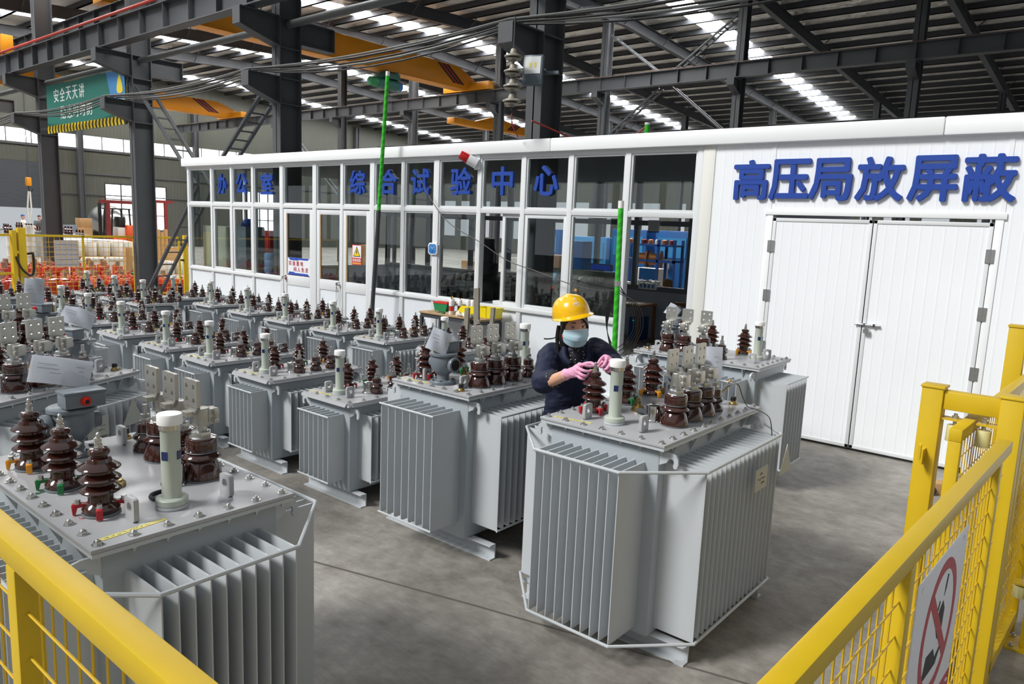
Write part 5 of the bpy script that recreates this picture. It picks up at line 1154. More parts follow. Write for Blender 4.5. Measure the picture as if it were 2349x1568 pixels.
a.bar((0, -.034, 0), (-.035, -.034, .03), .001, .004).bar((0, -.034, 0), (.03, -.034, .035), .001, .004).build('scale_marks', 'white', t, smooth=0); MB().cyl((0, -.035, -.04), (0, -.033, -.04), .016).build('humidity_dial', 'deepblue', t)
# door notices
t = empty('door_notice', (-11.86, FY + .02, 1.095), 0, 'white notice with red characters and blue bars on the single glazed door', 'notice')
MB().box(0, .70, -.004, .003, 0, .31).build('notice_board', 'signwhite', t, smooth=0); MB().prism([(.03, .31), (.67, .31), (.63, .275), (.36, .275), (.33, .26), (.10, .26)], 'y', -.006, -.004).prism([(.03, 0), (.67, 0), (.63, .035), (.24, .035), (.20, .05), (.06, .05)], 'y', -.006, -.004).build('blue_bar', 'signblue', t, smooth=0)
for s, x0, z0 in (('实验重地', .05, .165), ('闲人免进', .20, .06)):
    mb = MB()
    for i, c in enumerate(s):
        g = text_mb(c, .085, .085, .002, .01); mb.add([(x + x0 + i * .118, y - .005, z + z0) for x, y, z in g.v], g.f)
    mb.build('notice_text', 'signred', t, smooth=0)
t = empty('hazard_notice', (-9.985, FY + .018, 1.385), 0, 'electric hazard notice with yellow triangle on the right door leaf', 'notice')
MB().box(0, .245, -.004, .003, 0, .33).build('notice_board', 'redsign', t, smooth=0); MB().box(.012, .233, -.006, -.004, .115, .318).build('white_field', 'signwhite', t, smooth=0)
MB().prism([(.03, .135), (.215, .135), (.1225, .305)], 'y', -.0075, -.006).build('triangle_border', 'black', t, smooth=0); MB().prism([(.05, .147), (.195, .147), (.1225, .281)], 'y', -.009, -.0075).build('yellow_triangle', 'signyellow', t, smooth=0); MB().prism([(.128, .255), (.100, .20), (.121, .205), (.112, .162), (.145, .215), (.123, .21), (.14, .25)], 'y', -.0105, -.009).build('lightning_bolt', 'black', t, smooth=0)
mb = MB()
for i, c in enumerate('有电危险'): g = text_mb(c, .045, .055, .002, .015); mb.add([(x + .018 + i * .054, y - .005, z + .048) for x, y, z in g.v], g.f)
mb.build('notice_text', 'signwhite', t, smooth=0); MB().box(.014, .23, -.006, -.004, .012, .036).build('orange_strip', 'orange', t, smooth=0)
wr = MB()
for k in range(4): r = random.Random(k + 40); wr.tube(catmull([(-10.31, FY - .06, 1.0), (-10.36 + .03 * k, FY - .03, .85), (-10.32 + r.uniform(-.06, .06), FY - .02, .6), (-10.26 + r.uniform(-.05, .05), FY - .015, .45 - .05 * k), (-10.23, FY - .01, .62 - .1 * k)], 5), .0022, 5)
tag(wr.build('thin_wires', 'conduit'), 'thin loose wires dangling from the double door knob', 'wire')
# ------------------------------------------------------------------ work bench
bn = empty('work_bench', (-7.2, 7.58, 0), 0, 'dark steel work bench with worn tan top against the cabin dado', 'bench')
MB().box(-.60, .62, -.22, .22, .835, .86).build('bench_top', 'wood', bn, bev=.003); MB().box(-.585, .605, -.205, .205, .78, .835).build('apron', 'steeldark', bn)
for sx in (-.57, .59):
    for sy in (-.19, .19): MB().box(sx - .022, sx + .022, sy - .022, sy + .022, 0, .80).build('leg', 'steeldark', bn)
BX, BY, BZ = -7.2, 7.58, .86
for i, (x, y, m, c2, l) in enumerate(((-.20, .05, 'thermo', 'binyellow', 'pale blue spray can with yellow nozzle, leftmost of the cans on the bench'), (-.15, -.02, 'paper', 'conduit', 'white and blue spray can second from left on the bench'), (-.05, -.12, 'paper', 'redsign', 'white spray can with red print standing nearest the bench front edge'), (.0, .0, 'paper', 'brownwood', 'white spray can with brown print behind the front one'), (.07, .10, 'offwhite', 'conduit', 'small pale spray can at the back next to the yellow bin'), (.13, .13, 'offwhite', 'black', 'short pale spray can at the back touching the yellow bin'))):
    t = empty('spray_can', (BX + x, BY + y, BZ), 0, l, 'spray can', 'spray cans on the bench')
    MB().lathe([(.032, 0), (.034, .004), (.034, .185), (.030, .20), (.014, .212)], n=18).build('can_body', 'paper', t); MB().lathe([(.0345, .05), (.0345, .12)], n=18, cap=False).build('label_band', m if m != 'paper' else c2, t); MB().cyl((0, 0, .21), (0, 0, .232), .012, .008).build('nozzle', c2, t)
for i, (x, y, rz, l) in enumerate(((.22, .03, .1, 'yellow open parts bin on the bench, left one'), (.44, .08, .15, 'yellow open parts bin on the bench behind the leaning planks'))):
    t = empty('parts_bin', (BX + x + .06 * i, BY + y, BZ), rz, l, 'bin', 'yellow bins on the bench')
    MB().prism([(-.17, 0), (.13, 0), (.15, .14), (-.12, .14), (-.19, .06)], 'y', -.10, -.094).prism([(-.17, 0), (.13, 0), (.15, .14), (-.12, .14), (-.19, .06)], 'y', .094, .10).prism([(.124, 0), (.13, 0), (.15, .14), (.144, .14)], 'y', -.1, .1).prism([(-.176, 0), (-.17, 0), (-.19, .06), (-.196, .06)], 'y', -.1, .1).box(-.17, .13, -.1, .1, 0, .006).box(.13, .155, -.11, .11, .125, .14).box(-.02, 0, -.106, -.1, 0, .14).build('bin_shell', 'binyellow', t)
    MB().ball((0, 0, .09), (.09, .06, .035), 10, 6).ball((.05, .03, .11), (.05, .04, .03), 8, 5).build('contents', ('redwire', 'cloth')[i], t)
cm = MB(); rr = random.Random(8)
for k in range(12): cm.ball((rr.uniform(-.16, .16), rr.uniform(-.04, .04), .015), (.05, .035, rr.uniform(.02, .05)), 10, 7)
tag(put('cloth_rag', remesh(cm, .007, 'cloth', 'cloth_rag', 2, .01, 25), None, (BX + .26, BY - .15, BZ + .005)), 'crumpled cream rag in front of the yellow bins on the bench', 'rag')
t = empty('tool_box', (BX - .42, BY + .08, BZ), .1, 'small red and green tool box at the left end of the bench', 'tool box'); MB().prism([(-.10, 0), (.10, 0), (.13, .11), (-.13, .11)], 'y', -.06, .06).build('box_tray', 'green', t); MB().box(-.13, .13, -.065, .065, .11, .135).build('box_rim', 'redsign', t)
t = empty('wood_block', (BX - .30, BY + .12, BZ), .5, 'brown wooden block leaning among the bench tools', 'block'); t.rotation_euler = (0, .3, .5); MB().box(-.03, .03, -.03, .03, .01, .16).build('block', 'brownwood', t)
for i, (x, y, z) in enumerate(((-.30, -.10, .02), (-.35, -.14, .5), (-.22, -.17, -.2))):
    t = empty('hand_tool', (BX + x, BY + y, BZ), z, ('steel spanner lying nearest the tool box on the bench', 'short steel wrench at the left front of the bench', 'dark handled screwdriver at the bench front edge')[i], 'tool', 'tools on the bench'); MB().box(-.09, .05, -.008, .008, 0, .008).build('shank', 'steel', t); MB().box(.05, .10, -.014, .014, 0, .018).build('handle', ('steeldark', 'steel', 'green')[i], t)
for i, (x0, x1, z, w, m, l) in enumerate(((-6.66, -6.42, 1.28, .085, 'greywood', 'longest weathered grey plank leaning on the bench'), (-6.82, -6.66, 1.00, .075, 'greywood', 'weathered grey plank leaning left of the longest one'), (-6.36, -6.24, 1.05, .06, 'greywood', 'dark weathered plank leaning at the right end of the bench'))):
    t = empty('plank', (x1, 7.14, 0), 0, l, 'plank', 'planks leaning on the bench'); MB().bar((0, -.02, .02), (x0 - x1, .19, z), w, .03, (0, 1, 0)).build('board', m, t)
# ------------------------------------------------------------------ red coils behind the far fence
def m_drum(): return MB().lathe([(.085, .40), (.125, .40), (.132, .395), (.135, .38), (.135, .02), (.13, 0), (.085, 0), (.085, .40)], n=18, cap=False).mesh('coil_drum', 'redcoil')
coil = empty('coil', (0, 0, 0), 0, 'red wound coil with brown core post in the field behind the far yellow fence', 'coil', 'red coils behind the far fence')
put('coil_drum', m_drum(), coil); MB().box(-.035, .035, -.05, .05, 0, .55).build('core_post', 'kraft', coil); MB().ball((.0, .095, .425), (.05, .05, .045), 10, 6).build('red_knob', 'redknob', coil); MB().lathe([(.09, .401), (.12, .405)], n=16).build('amber_rim', 'wood', coil)
first = True; rr = random.Random(11); n_ = 0
for r in range(9):
    for k in range(25):
        y = 1.3 + k * .345 + (r % 2) * .17 + rr.uniform(-.03, .03); x = -19.35 - r * .52 + rr.uniform(-.05, .05)
        if r > 4 and y > 9.2: continue
        if y > 9.6 or (r > 1 and y < 1.9): continue
        z = 0 if r < 5 else .16
        if abs(x + 18.6) < .6 and abs(y - 8.36) < .5: continue
        if r < 2:
            if r == 0 and k == 0: pass
            c_ = dup(coil, (x, y, z), rr.uniform(0, 6.28)); [bpy.data.objects.remove(q) for q in list(c_.children) if q.name.startswith('core_post')]; c_['label'] = 'red wound coil without a post in the front rows behind the far yellow fence'; c_['group'] = 'front red coils'; continue
        if first: coil.location = (x, y, z); first = False; continue
        dup(coil, (x, y, z), rr.uniform(0, 6.28)); n_ += 1
struct('trim_90', MB().box(-24.4, -21.7, 1.0, 9.6, .02, .155), 'brownwood', smooth=0)
for k in range(14):
    rr2 = random.Random(k + 70)
    if k: dup(pp, (-19.6 - rr2.uniform(0, .8), 5.5 + k * .12, .425), rr2.uniform(0, 3))
    else: pp = tag(put('paper_slip', sheet(.16, .12, .01).xf(Matrix.Rotation(-1.45, 4, 'X')).mesh('paper_slip', 'offwhite'), None, (-19.5, 5.5, .425)), 'cream paper slip lying on the front red coils', 'paper', 'paper slips on the red coils')
# ------------------------------------------------------------------ far left storage
def m_spool(): return MB().lathe([(.19, 0), (.2, .02), (.2, .46), (.19, .48), (.06, .48), (.06, .47)], n=20).mesh('wire_spool', 'offwhite')
pl = empty('pallet', (-26.6, 10.3, 0), 0, 'low pallet under the row of white wrapped spools', 'pallet'); MB().box(-.35, .35, -1.25, 1.25, .5, .6).build('deck', 'brownwood', pl)
for y in (-1.1, 0, 1.1): MB().box(-.3, .3, y - .08, y + .08, 0, .5).build('block', 'brownwood', pl)
sm = m_spool(); pos_ = ('nearest the banner column', 'second from the banner column', 'third from the banner column', 'fourth from the banner column', 'middle of the row', 'sixth')
for k in range(6): tag(put('wire_spool', sm, None, (-26.6, 9.3 + .42 * k, .6)), 'white wrapped spool on the pallet row behind the red coils, number %d from the left' % (k + 1), 'spool', 'white spools on the pallet')
tag(sheet(2.6, .8, .03).xf(Matrix.Translation((-26.9, 10.3, 1.10)) @ Matrix.Rotation(PI / 2, 4, 'Z') @ Matrix.Rotation(-PI / 2 + .1, 4, 'X')).build('plastic_sheet', 'plastic'), 'pale plastic sheet draped over the white spools', 'sheet')
for k in range(2): tag(MB().cyl((-25.7, 9.55 + .75 * k, .55), (-25.7, 10.2 + .75 * k, .55), .08, n=18).cyl((-25.7, 9.5 + .75 * k, .55), (-25.7, 10.25 + .75 * k, .55), .02).build('paper_roll', 'offwhite'), ('white paper roll lying left, below the wrapped spools', 'white paper roll lying right, below the wrapped spools')[k], 'roll', 'paper rolls below the spools')
struct('trim_91', MB().box(-25.8, -25.6, 9.4, 11.1, 0, .47), 'offwhite')
tag(MB().prism([(-24.62 + x * .11, 10.50 + y * .11) for x, y in ((-1, -1), (1, -1), (1, 1), (-1, 1))], 'z', 0, .98).build('cardboard_tube', 'card', bev=.02), 'upright tan cardboard column beside the banner column foot', 'cardboard')
for i, (x, y, n) in enumerate(((-27, 8.0, 3), (-27.1, 8.55, 4), (-27, 8.95, 3))):
    for k in range(n): tag(put('white_drum', cached('wd', lambda: MB().lathe([(.13, 0), (.14, .01), (.14, .29), (.145, .30), (.14, .31), (.1, .31)], n=16).mesh('white_drum', 'offwhite')), None, (x, y, .30 + .31 * k)), 'white drum %s in the %s stack at the far left' % (('lowest', 'second', 'third', 'topmost')[k] if n == 4 else ('lowest', 'middle', 'topmost')[k], ('left', 'centre', 'right')[i]), 'drum', 'white drums at the far left')
struct('trim_92', MB().box(-27.4, -26.6, 7.7, 9.3, 0, .30), 'brownwood')
for i in range(5): tag(MB().cyl((-28 - .05 * i, 12.75 + .17 * i, 0), (-28 - .05 * i, 12.75 + .17 * i, 1.5 - .1 * (i % 2)), .085, n=14).build('kraft_tube', 'card'), 'tall kraft paper tube right of the banner column, number %d from the left' % (i + 1), 'tube', 'kraft tubes')
for i in range(2): tag(MB().lathe([(.24, 0), (.25, .02), (.25, .42), (.24, .45), (.2, .46)], (-26, 12.4 + .52 * i, 0), 18).build('white_tub', 'offwhite'), ('white tub on the floor left of the far cabin corner', 'white tub on the floor nearest the far cabin corner')[i], 'tub', 'white tubs')
def crate(x, y, z, a, b, c, l, m='card'): return tag(MB().box(x - a / 2, x + a / 2, y - b / 2, y + b / 2, z, z + c).build('cardboard_box', m, bev=.01), l, 'box', 'far cardboard boxes')
crate(-37.3, 13.9, 0, .9, .6, 1.3, 'large brown box left of the forklift, lower one'); crate(-37.3, 14.0, 1.305, .6, .5, .42, 'crumpled brown box on top, left of the forklift'); crate(-30, 13.6, 0, .6, .6, .95, 'tan box behind the ladder brace'); crate(-30, 14.4, 0, .5, .6, .75, 'tan box right of the other behind the brace')
fk = empty('forklift', (-36, 14.9, 0), 0, 'orange forklift seen between the two left columns', 'forklift')
MB().box(-.5, .5, -.35, .25, .35, .95).build('chassis', 'orangepaint', fk, bev=.05); MB().box(-.5, .5, .25, .85, .4, 1.5).build('counterweight', 'orangepaint', fk, bev=.1); MB().box(-.35, .35, -.1, .25, .95, 1.38).build('engine_cover', 'offwhite', fk, bev=.04)
for s in (-1, 1):
    MB().box(s * .35 - .05, s * .35 + .05, -.62, -.5, .1, 2.45).build('mast_rail', 'black', fk); MB().bar((s * .42, -.40, .95), (s * .42, -.32, 2.2), .06, .06).build('guard_post', 'black', fk); MB().bar((s * .42, .45, 1.4), (s * .42, .40, 2.2), .06, .06).build('guard_post', 'black', fk)
    MB().cyl((s * .45, -.32, .33), (s * .6, -.32, .33), .33, n=20).build('wheel', 'tyre', fk); MB().cyl((s * .45, .55, .28), (s * .58, .55, .28), .28, n=20).build('wheel', 'tyre', fk)
    MB().box(s * .25 - .06, s * .25 + .06, -1.4, -.62, .08, .13).build('fork', 'black', fk)
MB().box(-.45, .45, -.42, .46, 2.18, 2.24).build('roof_guard', 'steeldark', fk); MB().box(-.25, .25, .0, .3, 1.4, 1.85).build('seat', 'black', fk, bev=.04)
def goal(x, y0, y1, z, l):
    t = empty('hoist_frame', (x, (y0 + y1) / 2, 0), 0, l, 'frame'); w = (y1 - y0) / 2
    MB().box(-.07, .07, -w - .35, w + .35, z - .14, z).build('top_beam', 'maroon', t)
    for s in (-1, 1): MB().box(-.07, .07, s * w - .07, s * w + .07, 0, z - .14).build('upright', 'maroon', t); MB().box(-.3, .3, s * w - .07, s * w + .07, 0, .1).build('foot', 'maroon', t)
goal(-35.0, 14.15, 15.85, 2.58, 'maroon steel hoist frame round the forklift'); goal(-38, 17.6, 18.15, 2.74, 'narrow maroon hoist frame right of the banner column')
tk = empty('metal_tank', (-40, 16.1, 0), 0, 'big shiny steel tank behind the forklift', 'tank'); b = MB().ball((0, 0, 1.65), (1.3, .75, .75), 26, 16); b.build('shell', 'silver', tk)
for s in (-1, 1): MB().box(s * .7 - .1, s * .7 + .1, -.5, .5, 0, 1.05).build('saddle', 'steeldark', tk)
dt = empty('distant_transformer', (-34, 10, 0), 0, 'grey transformer in the far left store', 'transformer', 'distant transformers')
MB().box(-.5, .5, -.45, .45, .0, 1.05).build('tank', 'paint', dt); MB().box(-.55, .55, -.5, .5, 1.05, 1.1).build('lid', 'lidpaint', dt)
for x in (-.3, 0, .3):
    MB().lathe([(.05, 1.1), (.05, 1.2), (.09, 1.22), (.05, 1.26), (.085, 1.3), (.04, 1.34), (.03, 1.42)], (x, -.2, 0), 10).build('bushing', 'porcelain', dt); MB().lathe([(.05, 1.1), (.08, 1.14), (.04, 1.18), (.03, 1.3)], (x, .22, 0), 10).build('bushing', 'porcelain', dt)
for k in range(1, 15):
    x, y = -33 - 2.2 * (k % 5), (7.4, 9.6, 12.0)[k // 5] + .3 * (k % 2)
    dup(dt, (x, y, 0), None, 'grey transformer in the far left store, %s row, %s place' % (('first', 'second', 'third', 'fourth', 'fifth')[k % 5], ('left', 'middle', 'right')[k // 5]))
dt['label'] = 'grey transformer in the far left store, between the first and second rows'; dt.location = (-34.1, 6.0, 0)
for i in range(2):
    tag(MB().box(-36.6, -36.1, 12.0 + .7 * i, 12.6 + .7 * i, 0, 1.62 - .2 * i).build('control_cabinet', ('steeldark', 'relaygrey')[i], bev=.01), ('dark cabinet left of the brown boxes in the far store', 'grey cabinet next to the dark one in the far store')[i], 'cabinet')
def farman(x, y, rz, top, legs, lab, lean=0., hat=None):
    t = empty('person', (x, y, 0), rz, lab, 'person'); b = MB(); L = lean
    for s in (-1, 1):
        limb(b, [(s * .09, 0, .88), (s * .10, .02, .48), (s * .10, 0, .06)], [.09, .065, .045]); limb(b, [(s * .20, L * .5, 1.36), (s * .30, L * .5 + .06, 1.10), (s * .24, L * .5 + .30, 1.02)], [.055, .045, .035]); b.ball((s * .10, .06, .04), (.05, .12, .04), 10, 6)
        for k in range(5): b.cyl((s * .24 + (k - 2) * .016, L * .5 + .31, 1.01), (s * .24 + (k - 2) * .018, L * .5 + .38 - .01 * abs(k - 2), .98), .008, n=6)
    loft(b, [((0, 0, .85), (0, 1, 0), (1, 0, 0), .12, .17), ((0, L * .15, 1.05), (0, 1, 0), (1, 0, 0), .11, .155), ((0, L * .4, 1.3), (0, 1, 0), (1, 0, 0), .12, .19), ((0, L * .5, 1.42), (0, 1, 0), (1, 0, 0), .07, .12)]); b.cyl((0, L * .5, 1.38), (0, L * .6, 1.52), .05); b.ball((0, L * .65, 1.60), (.075, .095, .115), 14, 10); b.ball((0, L * .65 + .095, 1.59), (.014, .02, .02), 8, 5)
    put('body', remesh(b, .016, 'skin', 'body', 3), t)
    s_ = MB(); loft(s_, [((0, 0, .84), (0, 1, 0), (1, 0, 0), .14, .19), ((0, L * .15, 1.05), (0, 1, 0), (1, 0, 0), .13, .175), ((0, L * .4, 1.3), (0, 1, 0), (1, 0, 0), .135, .21), ((0, L * .5, 1.43), (0, 1, 0), (1, 0, 0), .08, .13)])
    for s in (-1, 1): limb(s_, [(s * .20, L * .5, 1.37), (s * .27, L * .5 + .03, 1.2)], [.075, .065])
    put('shirt', remesh(s_, .018, top, 'shirt', 4), t)
    p = MB(); loft(p, [((0, 0, .95), (0, 1, 0), (1, 0, 0), .13, .18), ((0, 0, .80), (0, 1, 0), (1, 0, 0), .13, .19)])
    for s in (-1, 1): limb(p, [(s * .09, 0, .86), (s * .10, .02, .48), (s * .10, 0, .1)], [.10, .08, .07])
    put('trousers', remesh(p, .018, legs, 'trousers', 4), t)
    MB().ball((0, L * .65 - .005, 1.63), (.085, .105, .105), 14, 8, .15, 1).build('cap' if hat else 'hair', hat or 'hair', t)
farman(-46, 14.25, -.6, 'offwhite', 'navy', 'distant worker in pale shirt and blue cap standing in the far doorway', 0, 'deepblue')
farman(-45.6, 14.75, -1.2, 'conduit', 'conduit', 'distant worker in grey stooping beside the other in the far doorway', .35)
tag(MB().lathe([(.05, 0), (.055, .02), (.055, .40), (.09, .5), (.10, .52), (.09, .52)], (-20.15, 8.75, .0), 14).build('green_funnel', 'green'), 'small green funnel standing on the red coils near the ladder brace', 'funnel')

for k in range(12):
    x, y = -17.5 + .55 * (k % 6), 15.6 + .6 * (k // 6)
    for q in range(2): tag(put('white_drum', MC['wd'], None, (x, y, .31 * q), 0, (1.5, 1.5, 1)), 'white drum in the two-high block seen through the glazed doors, %s layer' % ('lower', 'upper')[q], 'drum', ('lower white drums seen through the doors', 'upper white drums seen through the doors')[q])
for k in range(5): tag(MB().cyl((-18.6 - .2 * k, 14.8 + .25 * k, 0), (-18.6 - .2 * k, 14.8 + .25 * k, 1.35), .10, n=14).build('kraft_tube', 'card'), 'tall kraft paper tube seen through the office glazing', 'tube', 'kraft tubes behind the office')
# ================================================================== inside the glazed cabin
def cab(x, y, w, d, h, m, lab, two=True):
    t = empty('filing_cabinet', (x, y, 0), 0, lab, 'cabinet'); MB().box(-w / 2, w / 2, -d / 2, d / 2, 0, h).build('carcass', m, t, bev=.006)
    for s in (-1, 1): MB().box(min(0, s * w / 2) + .006, max(0, s * w / 2) - .006, d / 2, d / 2 + .012, .05, h - .03).build('door', m, t); MB().box(s * .03 - .008, s * .03 + .008, d / 2 + .012, d / 2 + .03, h * .5, h * .5 + .12).build('handle', 'zinc', t)
    return t
cab(-15.1, 8.35, .56, .42, 1.88, 'beige', 'beige steel cabinet in the leftmost cabin pane'); cab(-14.56, 8.35, .42, .42, 1.88, 'beige', 'beige steel cabinet in the second cabin pane'); cab(-14.06, 8.42, .50, .42, 1.90, 'relaygrey', 'dark cabinet carrying a blue helmet inside the office')
t = empty('safety_helmet', (-14.06, 8.42, 1.90), .3, 'blue safety helmet on top of the dark office cabinet', 'helmet'); MB().ball((0, 0, .01), (.13, .16, .15), 22, 12, 0, 1).build('shell', 'blue', t); MB().prism([(.16 * math.cos(a) , .19 * math.sin(a)) for a in [2 * PI * k / 24 for k in range(24)]], 'z', .004, .014).build('brim', 'blue', t)
t = empty('locker', (-14.35, 9.2, 0), 0, 'narrow red cabinet seen behind the water bottle', 'locker'); MB().box(-.16, .16, -.2, .2, 0, 1.82).build('carcass', 'redsign', t, bev=.01); MB().box(-.13, .13, -.212, -.2, .05, 1.77).build('door', 'redsign', t)
t = empty('water_dispenser', (-13.08, 8.32, 0), 0, 'white water dispenser with a blue bottle by the office window', 'water dispenser'); MB().box(-.16, .16, -.16, .16, 0, .99).build('cabinet', 'white', t, bev=.02); MB().lathe([(.04, .98), (.13, 1.03), (.135, 1.05), (.135, 1.14), (.128, 1.155), (.135, 1.17), (.135, 1.26), (.128, 1.275), (.135, 1.29), (.135, 1.38), (.12, 1.41), (.02, 1.42)], n=22).build('bottle', 'jug', t)
for s in (-1, 1): MB().box(s * .05 - .015, s * .05 + .015, -.21, -.16, .80, .84).build('tap', ('redsign', 'blue')[s > 0], t)
# big dark reactor
t = empty('test_reactor', (-9.05, 10.2, 0), 0, 'large dark ribbed test reactor with motor on top inside the test room', 'reactor')
MB().lathe([(.80, .1), (.82, .15), (.82, 1.02), (.74, 1.15), (.55, 1.22), (.2, 1.24)], n=36).build('tank', 'black', t)
for k in range(36): a = 2 * PI * k / 36; MB().bar((.82 * math.cos(a), .82 * math.sin(a), .2), (.82 * math.cos(a), .82 * math.sin(a), 1.0), .02, .10, (math.cos(a), math.sin(a), 0)).build('cooling_rib', 'rubber', t)
MB().cyl((0, 0, 1.24), (0, 0, 1.45), .22, n=20).cyl((.05, 0, 1.45), (.05, 0, 1.88), .10, n=18).build('drive_motor', 'steeldark', t); MB().tube(catmull([(.12, 0, 1.8), (.25, -.05, 1.6), (.2, -.1, 1.35), (-.3, -.3, 1.25), (-.75, -.4, 1.0)], 6), .012).build('cable', 'black', t); MB().box(-.7, .7, -.7, .7, 0, .1).build('base_frame', 'steeldark', t)
# control console
t = empty('control_console', (-6.45, 9.15, 0), 0, 'beige-grey test control console with rows of lit buttons', 'console')
MB().prism([(-.35, 0), (.45, 0), (.45, 1.5), (.2, 1.5), (-.05, 1.02), (-.35, .92)], 'x', -.62, .62).build('console_body', 'console', t, bev=.01)
Mx = Matrix.Translation((0, .075, 1.26)) @ Matrix.Rotation(-.483, 4, 'X')
def onp(x, z, mb): return mb.xf(Mx @ Matrix.Translation((x, -.005, z)))
for i, x in enumerate((-.54, -.44, -.34, -.24, -.14, -.04, .10, .20, .30, .40, .50)):
    m = ('bulbamber', 'green', 'bulbred', 'green', 'bulbred', 'blue', 'bulbamber', 'green', 'bulbred', 'blue', 'bulbamber')[i]; onp(x, -.06, MB().cyl((0, .0, 0), (0, -.02, 0), .020, n=12)).build('lamp_button', m, t)
    onp(x, -.15, MB().cyl((0, .0, 0), (0, -.025, 0), .016, n=10)).build('selector_knob', 'black', t)
onp(-.40, .12, MB().box(-.14, .14, -.006, 0, -.09, .09)).build('meter_frame', 'relaygrey', t); onp(-.42, .13, MB().box(-.07, .07, -.009, 0, -.06, .06)).build('touch_screen', 'screen', t)
for x in (-.12, .12, .30, .48): onp(x, .13, MB().box(-.06, .06, -.006, 0, -.05, .05)).build('panel_meter', 'black', t); onp(x, .135, MB().box(-.045, .045, -.008, 0, -.02, .03)).build('meter_face', 'plate', t)
t = empty('pedestal_fan', (-5.60, 8.45, 0), 0, 'dark round floor fan behind the last glazed bay', 'fan'); MB().cyl((0, 0, 0), (0, 0, .03), .2, n=20).cyl((0, 0, .03), (0, 0, 1.1), .018).build('stand', 'black', t)
c = Vector((0, -.03, 1.26))
for r in (.10, .16, .22, .28): MB().tube([c + Vector((r * math.cos(2 * PI * k / 28), -.05 * (1 - (r / .3) ** 2), r * math.sin(2 * PI * k / 28))) for k in range(28)], .0035, 5, True).build('guard_ring', 'steeldark', t)
mb = MB()
for k in range(40): a = 2 * PI * k / 40; mb.tube([c + Vector((.05 * math.cos(a), -.06, .05 * math.sin(a))), c + Vector((.2 * math.cos(a), -.04, .2 * math.sin(a))), c + Vector((.285 * math.cos(a), .02, .285 * math.sin(a)))], .0018, 4)
mb.build('guard_wires', 'steeldark', t); MB().cyl(c + Vector((0, -.06, 0)), c + Vector((0, .16, 0)), .06).build('motor', 'black', t)
for k in range(3): a = 2 * PI * k / 3; MB().bar(c + Vector((.03 * math.cos(a), 0, .03 * math.sin(a))), c + Vector((.24 * math.cos(a), .01, .24 * math.sin(a))), .11, .006, (.2, 1, .2)).build('blade', 'conduit', t)
t = empty('side_table', (-7.15, 8.45, 0), 0, 'low table inside the open sash carrying a black power unit', 'table'); MB().box(-.4, .4, -.25, .3, .93, .96).build('top', 'relaygrey', t)
for sx in (-.36, .36):
    for sy in (-.2, .26): MB().box(sx - .02, sx + .02, sy - .02, sy + .02, 0, .93).build('leg', 'steeldark', t)
t = empty('power_unit', (-6.96, 8.40, .96), 0, 'black upright power unit with handwheel behind the open sash', 'power unit'); MB().box(-.12, .12, -.14, .14, 0, .42).build('case', 'black', t, bev=.01); MB().lathe([(.02, .42), (.02, .46), (.12, .46), (.125, .48), (.12, .5), (.09, .5)], n=20).build('handwheel', 'blackgloss', t); MB().box(-.03, .03, -.143, -.14, .05, .07).build('label', 'redsign', t)
for k in range(3): tag(MB().box(-6.58 - .42, -6.58 - .02, 8.05, 8.20, .965 + .03 * k, .992 + .03 * k).build('paper_ream', 'paper'), 'stack of white paper on the sill behind the yellow bins, layer %d from the bottom' % (k + 1), 'paper stack', 'paper on the sill')
struct('trim_93', MB().box(-7.1, -6.45, 7.97, 8.24, .93, .962), 'framewhite_dim')
t = empty('led_display', (-7.08, 11.0, 0), 0, 'blue lit display bar on a stand deep in the test room', 'display'); MB().box(-.22, .22, -.03, .03, 1.42, 1.54).build('case', 'relaygrey', t); MB().box(-.2, .2, -.034, -.03, 1.435, 1.525).build('screen', 'display', t); MB().box(-.03, .03, -.03, .03, 0, 1.42).box(-.2, .2, -.2, .2, 0, .02).build('stand', 'steeldark', t)
t = empty('desk', (-7.5, 12.7, 0), 0, 'dark brown desk with papers by the back wall of the cabin', 'desk'); MB().box(-.55, .45, -.35, .35, .70, .74).build('top', 'brownwood', t)
for sx in (-.5, .42):
    for sy in (-.3, .3): MB().box(sx - .025, sx + .025, sy - .025, sy + .025, 0, .70).build('leg', 'brownwood', t)
tag(MB().box(-7.45, -7.15, 12.45, 12.75, .742, .752).build('paper_sheet', 'paper'), 'white papers on the brown desk inside the cabin', 'papers')
t = empty('computer_tower', (-7.35, 12.9, 0), 0, 'blue computer tower under the desk', 'computer'); MB().box(-.1, .1, -.22, .22, 0, .46).build('case', 'deepblue', t, bev=.01); MB().ball((.0, -.222, .4), .012, 8, 6).build('power_led', 'greenled', t)
t = empty('stool', (-6.45, 12.85, 0), 0, 'dark wooden chair back against the cabin back wall', 'stool'); MB().box(-.18, .18, -.18, .18, .40, .44).build('seat', 'brownwood', t)
for sx in (-.15, .15):
    for sy in (-.15, .15): MB().box(sx - .018, sx + .018, sy - .018, sy + .018, 0, .40 if sy < 0 else .78).build('leg', 'brownwood', t)
MB().box(-.2, .2, .12, .18, .74, .81).build('back_rail', 'brownwood', t, bev=.01)
t = empty('socket_strip', (-7.42, 13.30, 1.0), 0, 'white multi-socket power strip on the back sill', 'socket strip'); MB().box(-.2, .2, -.05, 0, -.02, .11).build('case', 'white', t, bev=.008)
for k in range(4): MB().box(-.16 + .09 * k, -.11 + .09 * k, -.054, -.05, .01, .08).build('socket', 'skyblue', t)
MB().tube(catmull([(-.05, -.06, .05), (-.04, -.09, .12), (.02, -.06, .16), (.08, -.02, .12)], 5), .008).build('plug_lead', 'black', t)
